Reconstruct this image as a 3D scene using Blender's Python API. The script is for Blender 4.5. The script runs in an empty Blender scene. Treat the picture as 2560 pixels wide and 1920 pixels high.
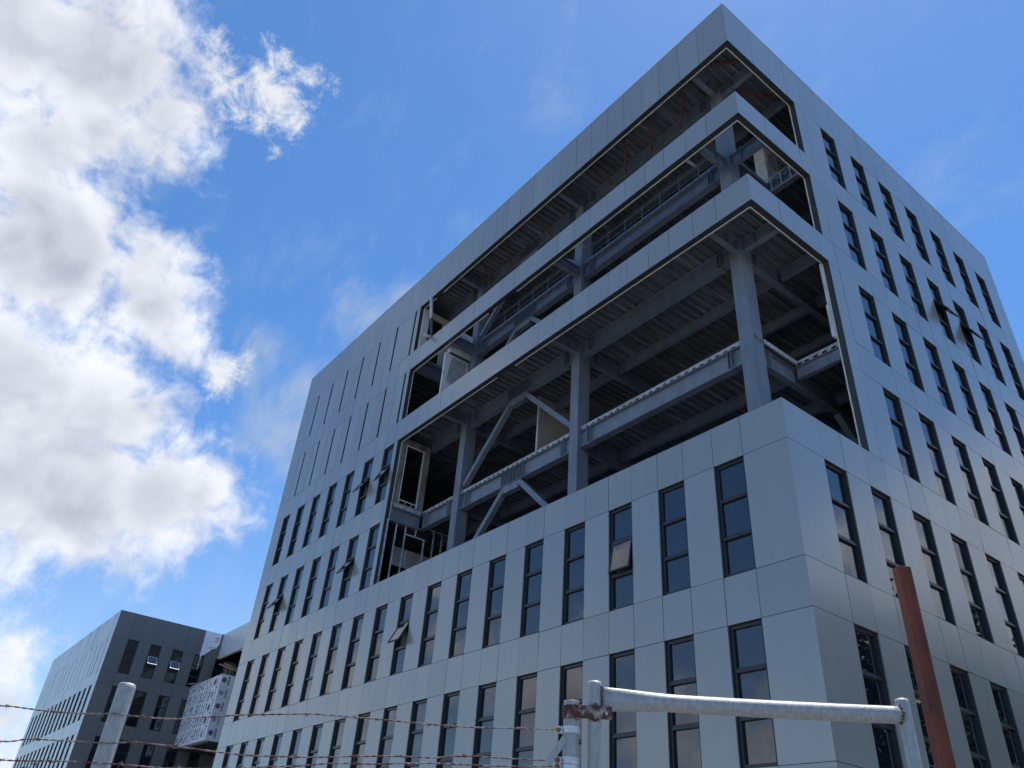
import bpy, bmesh, math, random
from mathutils import Vector, Matrix
random.seed(7)
C = bpy.context.scene.collection
ZO = 11.1212                      # height of the third-storey window heads above the ground
R = math.radians

# ------------------------------------------------------------------ materials
def mat(name, base=(0.5, 0.5, 0.5), rough=0.5, metal=0.0, ior=1.5, coat=0.0):
    m = bpy.data.materials.new(name); m.use_nodes = True
    b = m.node_tree.nodes['Principled BSDF']
    b.inputs['Base Color'].default_value = (*base, 1); b.inputs['Roughness'].default_value = rough
    b.inputs['Metallic'].default_value = metal; b.inputs['IOR'].default_value = ior
    b.inputs['Coat Weight'].default_value = coat
    return m
def N(m, t, **kw):
    n = m.node_tree.nodes.new(t)
    for k, v in kw.items():
        if k in n.inputs: n.inputs[k].default_value = v
        else: setattr(n, k, v)
    return n
def L(m, a, b): m.node_tree.links.new(a, b)
def bsdf(m): return m.node_tree.nodes['Principled BSDF']
def noisy(m, c1, c2, scale, detail=6, lo=0.35, hi=0.65, stretch=(1, 1, 1), rlo=None, rhi=None, bump=0.0, bscale=None):
    """colour (and roughness, relief) driven by object-space noise"""
    tc = N(m, 'ShaderNodeTexCoord'); mp = N(m, 'ShaderNodeMapping'); mp.inputs['Scale'].default_value = stretch
    L(m, tc.outputs['Object'], mp.inputs['Vector'])
    n = N(m, 'ShaderNodeTexNoise', Scale=scale, Detail=detail); L(m, mp.outputs[0], n.inputs['Vector'])
    r = N(m, 'ShaderNodeValToRGB'); r.color_ramp.elements[0].position = lo; r.color_ramp.elements[1].position = hi
    r.color_ramp.elements[0].color = (*c1, 1); r.color_ramp.elements[1].color = (*c2, 1)
    L(m, n.outputs['Fac'], r.inputs[0]); L(m, r.outputs[0], bsdf(m).inputs['Base Color'])
    if rlo is not None:
        mr = N(m, 'ShaderNodeMapRange'); mr.inputs['To Min'].default_value = rlo; mr.inputs['To Max'].default_value = rhi
        L(m, n.outputs['Fac'], mr.inputs[0]); L(m, mr.outputs[0], bsdf(m).inputs['Roughness'])
    if bump:
        n2 = N(m, 'ShaderNodeTexNoise', Scale=bscale or scale * 3, Detail=4); L(m, mp.outputs[0], n2.inputs['Vector'])
        bp = N(m, 'ShaderNodeBump', Strength=bump, Distance=0.01); L(m, n2.outputs['Fac'], bp.inputs['Height'])
        L(m, bp.outputs[0], bsdf(m).inputs['Normal'])
    return m

def cladding_mat(name, base, rough, metal=0.0, coat=0.0):
    m = mat(name, base, rough, metal, 1.6, coat); bsdf(m).inputs['Coat Roughness'].default_value = 0.2
    tc = N(m, 'ShaderNodeTexCoord')
    at = N(m, 'ShaderNodeAttribute', attribute_name='Col')
    mx = N(m, 'ShaderNodeMix', data_type='RGBA', blend_type='MULTIPLY'); mx.inputs[0].default_value = 1
    n = N(m, 'ShaderNodeTexNoise', Scale=1.0, Detail=5, Roughness=0.55)
    st = N(m, 'ShaderNodeMapping'); st.inputs['Scale'].default_value = (2.4, 2.4, 0.16)
    L(m, tc.outputs['Object'], st.inputs[0]); L(m, st.outputs[0], n.inputs['Vector'])
    r = N(m, 'ShaderNodeMapRange'); r.inputs['To Min'].default_value = 0.95; r.inputs['To Max'].default_value = 1.05
    L(m, n.outputs['Fac'], r.inputs[0])
    b2 = N(m, 'ShaderNodeMix', data_type='RGBA', blend_type='MULTIPLY'); b2.inputs[0].default_value = 1
    b2.inputs[6].default_value = (*base, 1); L(m, at.outputs['Color'], b2.inputs[7])
    L(m, b2.outputs[2], mx.inputs[6]); L(m, r.outputs[0], mx.inputs[7]); L(m, mx.outputs[2], bsdf(m).inputs['Base Color'])
    w = N(m, 'ShaderNodeTexNoise', Scale=0.9, Detail=1); L(m, tc.outputs['Object'], w.inputs['Vector'])
    bp = N(m, 'ShaderNodeBump', Strength=0.16, Distance=0.03); L(m, w.outputs['Fac'], bp.inputs['Height'])
    L(m, bp.outputs[0], bsdf(m).inputs['Normal'])
    n3 = N(m, 'ShaderNodeTexNoise', Scale=0.7, Detail=2); L(m, tc.outputs['Object'], n3.inputs['Vector'])
    r3 = N(m, 'ShaderNodeMapRange'); r3.inputs['To Min'].default_value = rough - 0.05; r3.inputs['To Max'].default_value = rough + 0.06
    L(m, n3.outputs['Fac'], r3.inputs[0]); L(m, r3.outputs[0], bsdf(m).inputs['Roughness'])
    return m
M = {}
M['clad'] = cladding_mat('grey_panel', (0.372, 0.368, 0.345), 0.22, 0.25, 0.0)
M['clad_dark'] = cladding_mat('darker_panel', (0.165, 0.162, 0.156), 0.45)  # lower base colour than the grey panel, for end, rear and lower walls
M['back'] = mat('membrane_black', (0.02, 0.021, 0.023), 0.8)
M['trim'] = mat('trim_grey', (0.045, 0.05, 0.048), 0.45)
M['frame'] = mat('frame_dark', (0.028, 0.029, 0.034), 0.35)
M['frame_white'] = mat('frame_bare', (0.75, 0.75, 0.74), 0.4)
M['glass'] = mat('tinted_glass', (0.008, 0.012, 0.02), 0.015, 0, 1.95)
M['void'] = mat('shade_black', (0.012, 0.012, 0.014), 0.9)  # near-black base stands in for shade in recesses and unlit interiors
M['steel'] = noisy(mat('grey_steel_paint', rough=0.5), (0.165, 0.187, 0.23), (0.215, 0.24, 0.285), 3.0, stretch=(1, 1, 0.4), rlo=0.4, rhi=0.6)
M['deck'] = noisy(mat('galvanised_deck', rough=0.45, metal=0.3), (0.2, 0.21, 0.22), (0.5, 0.51, 0.52), 1.2, lo=0.48, hi=0.8, stretch=(5, 0.35, 1), rlo=0.3, rhi=0.55)
M['concrete'] = noisy(mat('concrete'), (0.3, 0.305, 0.31), (0.56, 0.56, 0.56), 9, rlo=0.8, rhi=0.95, bump=0.4)
M['slab'] = noisy(mat('slab_concrete'), (0.2, 0.2, 0.2), (0.3, 0.3, 0.29), 2, rlo=0.8, rhi=0.95)
M['white'] = noisy(mat('plasterboard_white', rough=0.85), (0.58, 0.57, 0.57), (0.74, 0.74, 0.74), 1.2, lo=0.4, hi=0.55)
M['patch'] = noisy(mat('plasterboard_grey', rough=0.85), (0.33, 0.32, 0.33), (0.42, 0.41, 0.42), 3)
M['tan'] = noisy(mat('bare_board', rough=0.85), (0.42, 0.385, 0.36), (0.54, 0.5, 0.47), 1.0, stretch=(1, 1, 0.4))
M['mortar'] = noisy(mat('rough_render', rough=0.9), (0.14, 0.125, 0.115), (0.34, 0.31, 0.29), 4, stretch=(1, 1, 0.3), bump=0.5)
M['foam'] = noisy(mat('foam_edge', rough=0.8), (0.74, 0.71, 0.62), (0.9, 0.88, 0.8), 5)
M['rustbrace'] = noisy(mat('rusty_angle', rough=0.8), (0.15, 0.075, 0.05), (0.25, 0.14, 0.095), 7)
M['stud'] = noisy(mat('zinc_stud', rough=0.3, metal=0.35), (0.5, 0.55, 0.6), (0.85, 0.88, 0.92), 4, rlo=0.2, rhi=0.4)
M['railgrey'] = mat('rail_grey', (0.15, 0.155, 0.165), 0.5, 0.2)
M['galv'] = noisy(mat('galvanised_pipe', rough=0.55, metal=0.3), (0.31, 0.315, 0.315), (0.42, 0.425, 0.42), 75, detail=5, stretch=(1, 1, 0.45), rlo=0.45, rhi=0.65, bump=0.15, bscale=220)
M['galvplate'] = noisy(mat('galvanised_plate', rough=0.5, metal=0.6), (0.5, 0.51, 0.52), (0.72, 0.72, 0.71), 60, rlo=0.35, rhi=0.6)
M['weld'] = noisy(mat('weld_bead', rough=0.6, metal=0.4), (0.05, 0.03, 0.025), (0.5, 0.45, 0.38), 160, lo=0.45, hi=0.68, bump=0.8, bscale=260)
M['latch'] = noisy(mat('rusty_latch', rough=0.75, metal=0.1), (0.1, 0.035, 0.03), (0.42, 0.35, 0.29), 40, lo=0.49, hi=0.68, detail=8, bump=0.4)
M['bolt'] = noisy(mat('rusty_bolt', rough=0.7), (0.22, 0.07, 0.05), (0.33, 0.14, 0.1), 90)
M['wire'] = noisy(mat('rusty_wire', rough=0.7, metal=0.2), (0.14, 0.062, 0.046), (0.34, 0.275, 0.25), 26, lo=0.42, hi=0.62)
M['primer'] = noisy(mat('red_primer', rough=0.42), (0.11, 0.03, 0.018), (0.22, 0.056, 0.028), 22, detail=9, stretch=(1, 1, 0.25), rlo=0.45, rhi=0.65, bump=0.06)
bsdf(M['primer']).inputs['Specular IOR Level'].default_value = 0.25
M['speck'] = mat('paint_speck', (0.75, 0.7, 0.62), 0.6)
M['pvc'] = noisy(mat('white_pvc', rough=0.4), (0.5, 0.49, 0.46), (0.66, 0.65, 0.62), 3)
M['pvc_dark'] = mat('grey_sleeve', (0.09, 0.085, 0.085), 0.6)
M['bore'] = mat('pipe_bore', (0.03, 0.03, 0.03), 0.8)
M['wrap'] = noisy(mat('white_membrane', rough=0.5), (0.86, 0.87, 0.92), (0.94, 0.95, 0.97), 1.4, bump=0.3, bscale=5)
M['ink'] = mat('black_print', (0.012, 0.012, 0.015), 0.7)
M['red'] = mat('red_print', (0.5, 0.08, 0.06), 0.6)
M['faint'] = mat('grey_print', (0.3, 0.31, 0.35), 0.6)
M['pale_panel'] = noisy(mat('pale_grey_panel', rough=0.35), (0.6, 0.6, 0.6), (0.68, 0.68, 0.67), 0.8)
M['wood'] = noisy(mat('rough_plank', rough=0.85), (0.3, 0.21, 0.14), (0.5, 0.38, 0.27), 12, stretch=(1, 8, 8))
M['bark'] = noisy(mat('bark', rough=0.95), (0.06, 0.045, 0.035), (0.16, 0.13, 0.1), 14, stretch=(1, 1, 0.2), bump=0.6)
def leaf(name, a, b):
    m = noisy(mat(name, rough=0.55), a, b, 1.1); return m
M['leaf'] = leaf('leaf_green', (0.03, 0.06, 0.02), (0.09, 0.12, 0.035))
M['leaf2'] = leaf('leaf_dark', (0.022, 0.045, 0.02), (0.06, 0.085, 0.03))
M['soil'] = noisy(mat('bare_soil', rough=0.95), (0.12, 0.123, 0.125), (0.21, 0.214, 0.214), 0.5, detail=12, bump=0.7, bscale=8)

# ------------------------------------------------------------------ mesh builder
class MB:
    def __init__(s): s.v = []; s.f = []; s.c = []; s.mi = []; s.m = 0
    def quad(s, pts, col=1.0):
        i = len(s.v); s.v += [tuple(p) for p in pts]; s.f.append(list(range(i, i + len(pts)))); s.c.append(col); s.mi.append(s.m)
    def hexa(s, p, col=1.0):
        i = len(s.v); s.v += [tuple(q) for q in p]
        for f in ((0, 3, 2, 1), (4, 5, 6, 7), (0, 1, 5, 4), (1, 2, 6, 5), (2, 3, 7, 6), (3, 0, 4, 7)):
            s.f.append([i + k for k in f]); s.c.append(col); s.mi.append(s.m)
    def box(s, a, b, P=None, col=1.0, jit=0.0):
        (x0, y0, z0), (x1, y1, z1) = a, b
        pts = [(x0, y0, z0), (x1, y0, z0), (x1, y1, z0), (x0, y1, z0), (x0, y0, z1), (x1, y0, z1), (x1, y1, z1), (x0, y1, z1)]
        if jit:
            j = [random.uniform(-jit, jit) for _ in range(3)]; j.append(j[0] + j[2] - j[1])
            k = {(x0, z0): j[0], (x1, z0): j[1], (x1, z1): j[2], (x0, z1): j[3]}
            pts = [(x, y + (k[(x, z)] if y == y0 else 0), z) for x, y, z in pts]
        if P: pts = [P(*q) for q in pts]
        s.hexa(pts, col)
    def beam(s, a, b, w, h, up=(0, 0, 1)):
        """square bar from a to b"""
        a = Vector(a); b = Vector(b); t = (b - a).normalized(); sd = t.cross(Vector(up)).normalized(); u = sd.cross(t)
        c = [(-w / 2, -h / 2), (w / 2, -h / 2), (w / 2, h / 2), (-w / 2, h / 2)]
        s.hexa([a + sd * x + u * y for x, y in c] + [b + sd * x + u * y for x, y in c])
    def tube(s, path, r, n=10, cap=True):
        path = [Vector(p) for p in path]; rs = r if isinstance(r, (list, tuple)) else [r] * len(path)
        t0 = (path[1] - path[0]).normalized(); ref = Vector((0, 0, 1)) if abs(t0.z) < 0.9 else Vector((1, 0, 0))
        i0 = len(s.v); u = t0.cross(ref).normalized()
        for k, p in enumerate(path):
            t = (path[min(k + 1, len(path) - 1)] - path[max(k - 1, 0)]).normalized()
            u = (u - t * u.dot(t)).normalized(); w = t.cross(u)
            rr = rs[k]; ru, rw = (rr if isinstance(rr, tuple) else (rr, rr))
            for j in range(n):
                a = 2 * math.pi * j / n; s.v.append(tuple(p + u * (math.cos(a) * ru) + w * (math.sin(a) * rw)))
        for k in range(len(path) - 1):
            for j in range(n):
                a = i0 + k * n + j; b = i0 + k * n + (j + 1) % n
                s.f.append([a, b, b + n, a + n]); s.c.append(1.0); s.mi.append(s.m)
        if cap:
            s.f.append([i0 + j for j in range(n)][::-1]); s.f.append([i0 + (len(path) - 1) * n + j for j in range(n)]); s.c += [1.0, 1.0]; s.mi += [s.m, s.m]
    def ibeam_x(s, x0, x1, yc, zt, d, w, tf=0.028, tw=0.016):
        s.box((x0, yc - w / 2, zt - tf), (x1, yc + w / 2, zt)); s.box((x0, yc - w / 2, zt - d), (x1, yc + w / 2, zt - d + tf))
        s.box((x0, yc - tw / 2, zt - d + tf), (x1, yc + tw / 2, zt - tf))
    def ibeam_y(s, y0, y1, xc, zt, d, w, tf=0.028, tw=0.016):
        s.box((xc - w / 2, y0, zt - tf), (xc + w / 2, y1, zt)); s.box((xc - w / 2, y0, zt - d), (xc + w / 2, y1, zt - d + tf))
        s.box((xc - tw / 2, y0, zt - d + tf), (xc + tw / 2, y1, zt - tf))
    def mesh(s, name, m, smooth=False, zo=ZO, shift=(0, 0, 0)):
        me = bpy.data.meshes.new(name)
        me.from_pydata([(x - shift[0], y - shift[1], z + zo - shift[2]) for x, y, z in s.v], [], s.f)
        bm = bmesh.new(); bm.from_mesh(me); bmesh.ops.recalc_face_normals(bm, faces=bm.faces); bm.to_mesh(me); bm.free()
        for k in (m if isinstance(m, list) else [m]): me.materials.append(k)
        if isinstance(m, list):
            for p, i in zip(me.polygons, s.mi): p.material_index = i
        if any(c != 1.0 for c in s.c):
            ca = me.color_attributes.new('Col', 'FLOAT_COLOR', 'CORNER')
            for p in me.polygons:
                for li in p.loop_indices: ca.data[li].color = (s.c[p.index],) * 3 + (1,)
        if 'panel' in (m[0] if isinstance(m, list) else m).name and not any(c != 1.0 for c in s.c):
            ca = me.color_attributes.new('Col', 'FLOAT_COLOR', 'CORNER')
            for d in ca.data: d.color = (1, 1, 1, 1)
        if smooth:
            for p in me.polygons: p.use_smooth = True
        return me
def add(name, me, parent=None, loc=(0, 0, 0), rz=0, label=None, cat=None, group=None, kind=None):
    o = bpy.data.objects.new(name, me); C.objects.link(o); o.location = loc; o.rotation_euler = (0, 0, rz)
    if parent: o.parent = parent
    for k, v in (('label', label), ('category', cat), ('group', group), ('kind', kind)):
        if v: o[k] = v
    return o
def thing(name, loc, label, cat, group=None): return add(name, None, None, loc, 0, label, cat, group)
def part(root, name, mb, m, smooth=False, zo=ZO, label=None, kind=None):
    """child of a thing at top level, vertices given in world metres"""
    return add(name, mb.mesh(name, m, smooth, zo, tuple(root.location)), root, label=label, kind=kind)

# ------------------------------------------------------------------ levels (relative to ZO) and modules
HW, HS, FA = 2.8927, 1.1073, 2.293
LV = {}
for i, n in enumerate('GFEDCBA'):
    LV[n + 't'] = (i - 2) * 4.0; LV[n + 'b'] = (i - 2) * 4.0 - HW
TOP = LV['At'] + FA
CW, PL, WL, LL = 1.2586, 1.8857, 0.9032, 33.60
CR, PR, WR, WW = 1.4645, 2.0005, 0.9429, 19.75
OPL, OPR = 19.79, 3.8276             # extents of the unfinished openings from the corner
THK = 0.03
main = thing('office_building', (-16.8, 9.9, 0), 'large unfinished grey panelled office block with steel frame showing in open upper storeys', 'building')

def left(u, d, z): return (-u, d, z)
def right(u, d, z): return (-d, u, z)
def facade(mb, bk, P, us, rows, keep, jit=0.0045, u0=0.0):
    """panels in a grid of joints; keep(u0,u1,row) -> list of (ua,ub) solid spans"""
    g = 0.0065
    for (za, zb, rn) in rows:
        for a, b in zip(us[:-1], us[1:]):
            for (p, q) in keep(a, b, rn):
                if q - p < 0.03: continue
                ga = g if p > 1e-6 else (0.0 if u0 == 0 else u0)
                mb.box((p + ga, 0, za + g), (q - g, THK, zb - g), P, col=random.uniform(0.94, 1.05), jit=jit if p > 1e-6 else 0)
                bk.box((max(p, 0.035), THK + 0.006, za), (q, 0.185, zb), P)
rows = [(-ZO + 0.02, LV['Gb'], 's')]
for n, nn in zip('GFEDCBA', 'FEDCBA.'):
    rows.append((LV[n + 'b'], LV[n + 't'], n))
    rows.append((LV[n + 't'], LV[nn + 'b'] if nn != '.' else TOP, 's' + n))
def winspan(c, p, w, k): return (c + k * p, c + k * p + w)
def opened(rn, lim, a, b):
    if rn in ('A', 'B', 'C', 'D', 'sD'): a = max(a, lim)
    return [(a, b)] if b - a > 1e-3 else []
SLOT = 0.16
def keep_left(a, b, rn):
    out = []
    for (a, b) in opened(rn, OPL, a, b):
        k = round((a - CW) / PL); iswin = abs(a - (CW + k * PL)) < 1e-3 and 0 <= k < 17
        if iswin and rn in ('A', 'B'): out.append((a + SLOT, b))
        elif iswin and rn in 'CDEFG': pass
        else: out.append((a, b))
    return out
def keep_right(a, b, rn):
    out = []
    for (a, b) in opened(rn, OPR, a, b):
        k = round((a - CR) / PR); iswin = abs(a - (CR + k * PR)) < 1e-3 and 0 <= k < 9
        if iswin and rn in 'ABCDEFG' and len(rn) == 1: pass
        else: out.append((a, b))
    return out
usL = [0.0]
for k in range(17): usL += list(winspan(CW, PL, WL, k))
usL.append(LL)
usR = [0.0]
for k in range(9): usR += list(winspan(CR, PR, WR, k))
usR.append(WW)
mb, bk = MB(), MB(); facade(mb, bk, left, usL, rows, keep_left); part(main, 'street_cladding', mb, M['clad'])
part(main, 'street_wall', bk, M['back'])
mb, bk = MB(), MB(); facade(mb, bk, right, usR, rows, keep_right, u0=THK + 0.001); part(main, 'side_cladding', mb, M['clad'])
part(main, 'side_wall', bk, M['back'])
# rear and far-end walls, roof
mb = MB()
mb.box((-LL, 0.2, -ZO + 0.02), (-LL + 0.15, WW - 0.16, TOP - 0.01)); mb.box((-LL, WW - 0.15, -ZO + 0.02), (-0.2, WW, TOP - 0.012))
part(main, 'rear_wall', mb, M['clad_dark'])
mb = MB(); mb.box((-LL, -0.008, TOP - 0.004), (0.008, 0.25, TOP + 0.018)); mb.box((-0.25, 0.251, TOP - 0.004), (0.008, WW, TOP + 0.018)); part(main, 'roof_coping', mb, M['pale_panel'])

# ---- reveals, copings and foam edges of the openings
rv, fm = MB(), MB()
RD = 0.19
def opening(za, zb, gaps=()):
    def strip_part():
        global fm
        if fm.v: part(main, 'insulation_edge', fm, M['foam'])
        fm = MB()
    t = 0.012
    # soffit, mitred at the corner, then sill coping, then far jambs
    rv.hexa([left(0.004, 0.004, zb - t), left(OPL, 0.004, zb - t), left(OPL, RD, zb - t), left(RD, RD, zb - t),
             left(0.004, 0.004, zb - 0.002), left(OPL, 0.004, zb - 0.002), left(OPL, RD, zb - 0.002), left(RD, RD, zb - 0.002)])
    rv.hexa([right(0.004, 0.004, zb - t), right(OPR, 0.004, zb - t), right(OPR, RD, zb - t), right(RD, RD, zb - t),
             right(0.004, 0.004, zb - 0.002), right(OPR, 0.004, zb - 0.002), right(OPR, RD, zb - 0.002), right(RD, RD, zb - 0.002)])
    rv.box((OPL - t, 0.004, za), (OPL - 0.002, RD, zb - t - 0.002), left)
    rv.box((OPR - t, 0.004, za), (OPR - 0.002, RD, zb - t - 0.002), right)
    rv.hexa([left(0.004, 0.004, za - 0.004), left(OPL, 0.004, za - 0.004), left(OPL, RD, za - 0.004), left(RD, RD, za - 0.004),
             left(0.004, 0.004, za + 0.008), left(OPL, 0.004, za + 0.008), left(OPL, RD, za + 0.008), left(RD, RD, za + 0.008)])
    rv.hexa([right(0.004, 0.004, za - 0.004), right(OPR, 0.004, za - 0.004), right(OPR, RD, za - 0.004), right(RD, RD, za - 0.004),
             right(0.004, 0.004, za + 0.008), right(OPR, 0.004, za + 0.008), right(OPR, RD, za + 0.008), right(RD, RD, za + 0.008)])
    u = RD + 0.03
    while u < OPL - 0.02:
        v = min(u + random.uniform(1.6, 2.6), OPL - 0.02)
        if not any(u < g[1] and v > g[0] for g in gaps):
            fm.box((u, RD, zb - 0.012 - random.uniform(0.022, 0.034)), (v, RD + 0.03, zb + 0.05), left)
        else:
            for g in gaps:
                if u < g[0]: fm.box((u, RD, zb - 0.036), (g[0], RD + 0.03, zb + 0.05), left); strip_part()
                if v > g[1] > u: fm.box((g[1], RD, zb - 0.04), (v, RD + 0.03, zb + 0.05), left)
        u = v
    strip_part()
    u = RD + 0.032
    while u < OPR - 0.1:
        v = min(u + random.uniform(0.9, 1.6), OPR - 0.06)
        fm.box((u, RD, zb - random.uniform(0.03, 0.042)), (v, RD + 0.03, zb + 0.05), right); u = v
    strip_part()
    z = za; fl = MB()
    while z < zb - 0.05:
        w = min(z + random.uniform(0.5, 1.2), zb - 0.03)
        fm.box((OPR - 0.035 - random.uniform(0, 0.02), RD, z), (OPR + 0.02, RD + 0.03, w), right)
        fl.box((OPL - 0.03, RD, z), (OPL + 0.02, RD + 0.03, w), left); z = w
    strip_part(); part(main, 'insulation_edge', fl, M['foam'])
opening(LV['Ab'], LV['At'], gaps=((18.0, 18.6),))
opening(LV['Bb'], LV['Bt'], gaps=((11.6, 13.6),))
opening(LV['Db'], LV['Ct'], gaps=((11.3, 12.5),))
part(main, 'opening_trim', rv, M['trim'])

# ------------------------------------------------------------------ windows
def window_meshes(w, h):
    fr, pn, rl = MB(), MB(), MB()
    s, t = 0.075, 0.08
    fr.box((-w + 0.006, 0.072, -h + 0.006), (-w + s, 0.17, -0.006)); fr.box((-s, 0.072, -h + 0.006), (-0.006, 0.17, -0.006))
    fr.box((-w + s, 0.075, -t), (-s, 0.168, -0.006)); fr.box((-w + s, 0.075, -h + 0.006), (-s, 0.168, -h + t))
    for k in (1, 2):
        z = -h * k / 3
        fr.box((-w + s - 0.012, 0.058, z - 0.055), (-s + 0.012, 0.158, z + 0.005)); fr.box((-w + s, 0.085, z + 0.008), (-s, 0.156, z + 0.05))
        fr.box((-w + s, 0.09, z + 0.005), (-s, 0.15, z + 0.008))
    for k in range(3):
        a, b = -h * (k + 1) / 3, -h * k / 3
        j = [random.uniform(-0.0012, 0.0012) for _ in range(3)]
        p = [(-w + s, 0.125 + j[0], a + 0.04), (-s, 0.125 + j[1], a + 0.04), (-s, 0.125 + j[2], b - 0.04), (-w + s, 0.125 + j[0] + j[2] - j[1], b - 0.04)]
        pn.hexa(p + [(x, 0.135, z) for x, y, z in p])
    for a, b in (((-w + 0.001, 0.033, -h), (-w + 0.006, 0.184, 0)), ((-0.006, 0.033, -h), (-0.001, 0.184, 0)),
                 ((-w + 0.006, 0.033, -0.006), (-0.006, 0.184, -0.001)), ((-w + 0.006, 0.033, -h + 0.001), (-0.006, 0.184, -h + 0.006))):
        rl.box(a, b)
    bkb = MB(); bkb.box((-w + 0.01, 0.172, -h + 0.01), (-0.01, 0.182, -0.01))  # dark backing plate stands in for the unlit room behind
    bkb2 = [q for q in bkb.f]; i = len(rl.v); rl.v += bkb.v; rl.f += [[i + k for k in f] for f in bkb.f]; rl.c += bkb.c; rl.mi += bkb.mi
    return fr, pn, rl
def sash_meshes(w, h):
    s = 0.075; ww, hh = w - 2 * s + 0.02, h / 3 - 0.1
    f, g = MB(), MB(); b = 0.045
    f.box((-ww, -0.03, -hh), (-ww + b, 0.02, 0)); f.box((-b, -0.03, -hh), (0, 0.02, 0))
    f.box((-ww + b, -0.03, -b), (-b, 0.02, 0)); f.box((-ww + b, -0.03, -hh), (-b, 0.02, -hh + b))
    g.box((-ww + b, -0.012, -hh + b), (-b, 0.0, -b))
    return f, g, ww, hh
WM = {}
for key, w in (('L', WL), ('R', WR)):
    fr, pn, rl = window_meshes(w, HW)
    po = []
    for i in (0, 16):
        q = MB(); q.hexa(pn.v[i:i + 8]); po.append(q.mesh('pane', M['glass'], zo=0))
    WM[key] = dict(w=w, fr=fr, pn=pn, rl=rl, frame=fr.mesh('window_frame', M['frame'], zo=0), pane=pn.mesh('pane', M['glass'], zo=0),
                   pane_open=po, reveal=rl.mesh('reveal', M['trim'], zo=0))
    f, g, ww, hh = sash_meshes(w, HW)
    WM[key].update(sf=f.mesh('sash_frame', M['frame'], zo=0), sg=g.mesh('sash_pane', M['glass'], zo=0),
                   sfw=f.mesh('sash_frame', M['frame_white'], zo=0))
sites = []                            # (position, rotation, kind, opening angle)
for rn, ks in (('C', range(10, 17)), ('D', range(10, 17)), ('E', range(17)), ('F', range(17)), ('G', range(17))):
    for k in ks:
        op = {('C', 10): 26, ('C', 11): 32, ('D', 11): 31, ('D', 15): 33, ('E', 8): 27, ('E', 2): 10}.get((rn, k), 0)
        sites.append(((-(CW + k * PL), 0, LV[rn + 't'] + ZO), 0, 'L', op))
for rn, ks in (('A', range(2, 9)), ('B', range(2, 9)), ('C', range(2, 9)), ('D', range(2, 9)), ('E', range(9)), ('F', range(9)), ('G', range(9))):
    for k in ks:
        op = {('B', 5): 31, ('B', 6): 29}.get((rn, k), 0)
        sites.append(((0, CR + k * PR + WR, LV[rn + 't'] + ZO), math.pi / 2, 'R', op))
CAM = Vector((8.69908559, -14.27180092, -9.52124712 + ZO)); EUL = (R(124.03006476), R(-3.88292028), R(51.64920649)); FPX = 1937.2132
from mathutils import Euler
RM = Euler(EUL).to_matrix()
def seen(p):
    q = RM.transposed() @ (Vector(p) - CAM)
    return (FPX * q.x / -q.z, FPX * q.y / -q.z, -q.z)
def score(st):
    p = Vector(st[0]) - Vector((0, 0, HW / 2)); x, y, z = seen(p)
    hgt = FPX * HW / z
    vis = abs(x) < 1300 and abs(y) < 960 + hgt * 0.45
    return (1 if vis else 0, 1 / z)
sites.sort(key=score, reverse=True)
solo, rest = sites[:100], sites[100:]
def put_window(root, st, white=False):
    (p, rz, key, op) = st; W = WM[key]
    q = (p[0] - root.location.x, p[1] - root.location.y, p[2] - root.location.z)
    o = add('window', W['frame'], root, q, rz, label='window with its middle sash propped open' if op else None)
    for pm in (W['pane_open'] if op else [W['pane']]):
        pg = add('pane', pm, o); pg.rotation_euler = (R(random.gauss(0, 0.16)), 0, R(random.gauss(0, 0.3)))
    add('reveal', W['reveal'], o)
    if op:
        s = add('sash', W['sfw'] if white else W['sf'], o, (-0.065, 0.085, -HW / 3 - 0.06)); s.rotation_euler = (R(-op), 0, 0)
        # the glass of the propped sash is part of the same sub-part
        s.data = s.data.copy(); me = s.data; n0 = len(me.polygons)
        bm = bmesh.new(); bm.from_mesh(me); nf = len(bm.faces); bm.from_mesh(W['sg'])
        bm.faces.ensure_lookup_table()
        for f in bm.faces[nf:]: f.material_index = 1
        bm.to_mesh(me); bm.free(); me.materials.append(M['glass'])
for st in solo: put_window(main, st)
mb = MB()
for (p, rz, key, op) in rest:
    for i, src in enumerate((WM[key]['fr'], WM[key]['pn'], WM[key]['rl'])):
        mb.m = i; c, s = math.cos(rz), math.sin(rz); i0 = len(mb.v)
        mb.v += [(p[0] + c * x - s * y, p[1] + s * x + c * y, p[2] + z) for x, y, z in src.v]
        mb.f += [[i0 + k for k in f] for f in src.f]; mb.c += src.c; mb.mi += [i] * len(src.f)
if rest:
    part(main, 'window', mb, [M['frame'], M['glass'], M['trim']], zo=0, kind='stuff', label='the remaining windows, mostly outside the frame or hidden')
# narrow dark slots of the two top storeys
ms = MB(); ms.box((-SLOT + 0.002, 0.1, -HW + 0.004), (-0.002, 0.115, -0.004)); ms.m = 1
for a, b in (((-SLOT + 0.001, 0.032, -HW), (-SLOT + 0.005, 0.18, 0)), ((-0.005, 0.032, -HW), (-0.001, 0.18, 0)), ((-SLOT + 0.005, 0.032, -0.006), (-0.005, 0.098, -0.001)), ((-SLOT + 0.005, 0.032, -HW), (-0.005, 0.098, -HW + 0.005))): ms.box(a, b)
slot_me = ms.mesh('window_slot', [M['void'], M['frame']], zo=0)
for rn in 'AB':
    for k in range(10, 17):
        add('window_slot', slot_me, main, (-(CW + k * PL) + 16.8, -9.9, LV[rn + 't'] + ZO))

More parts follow.
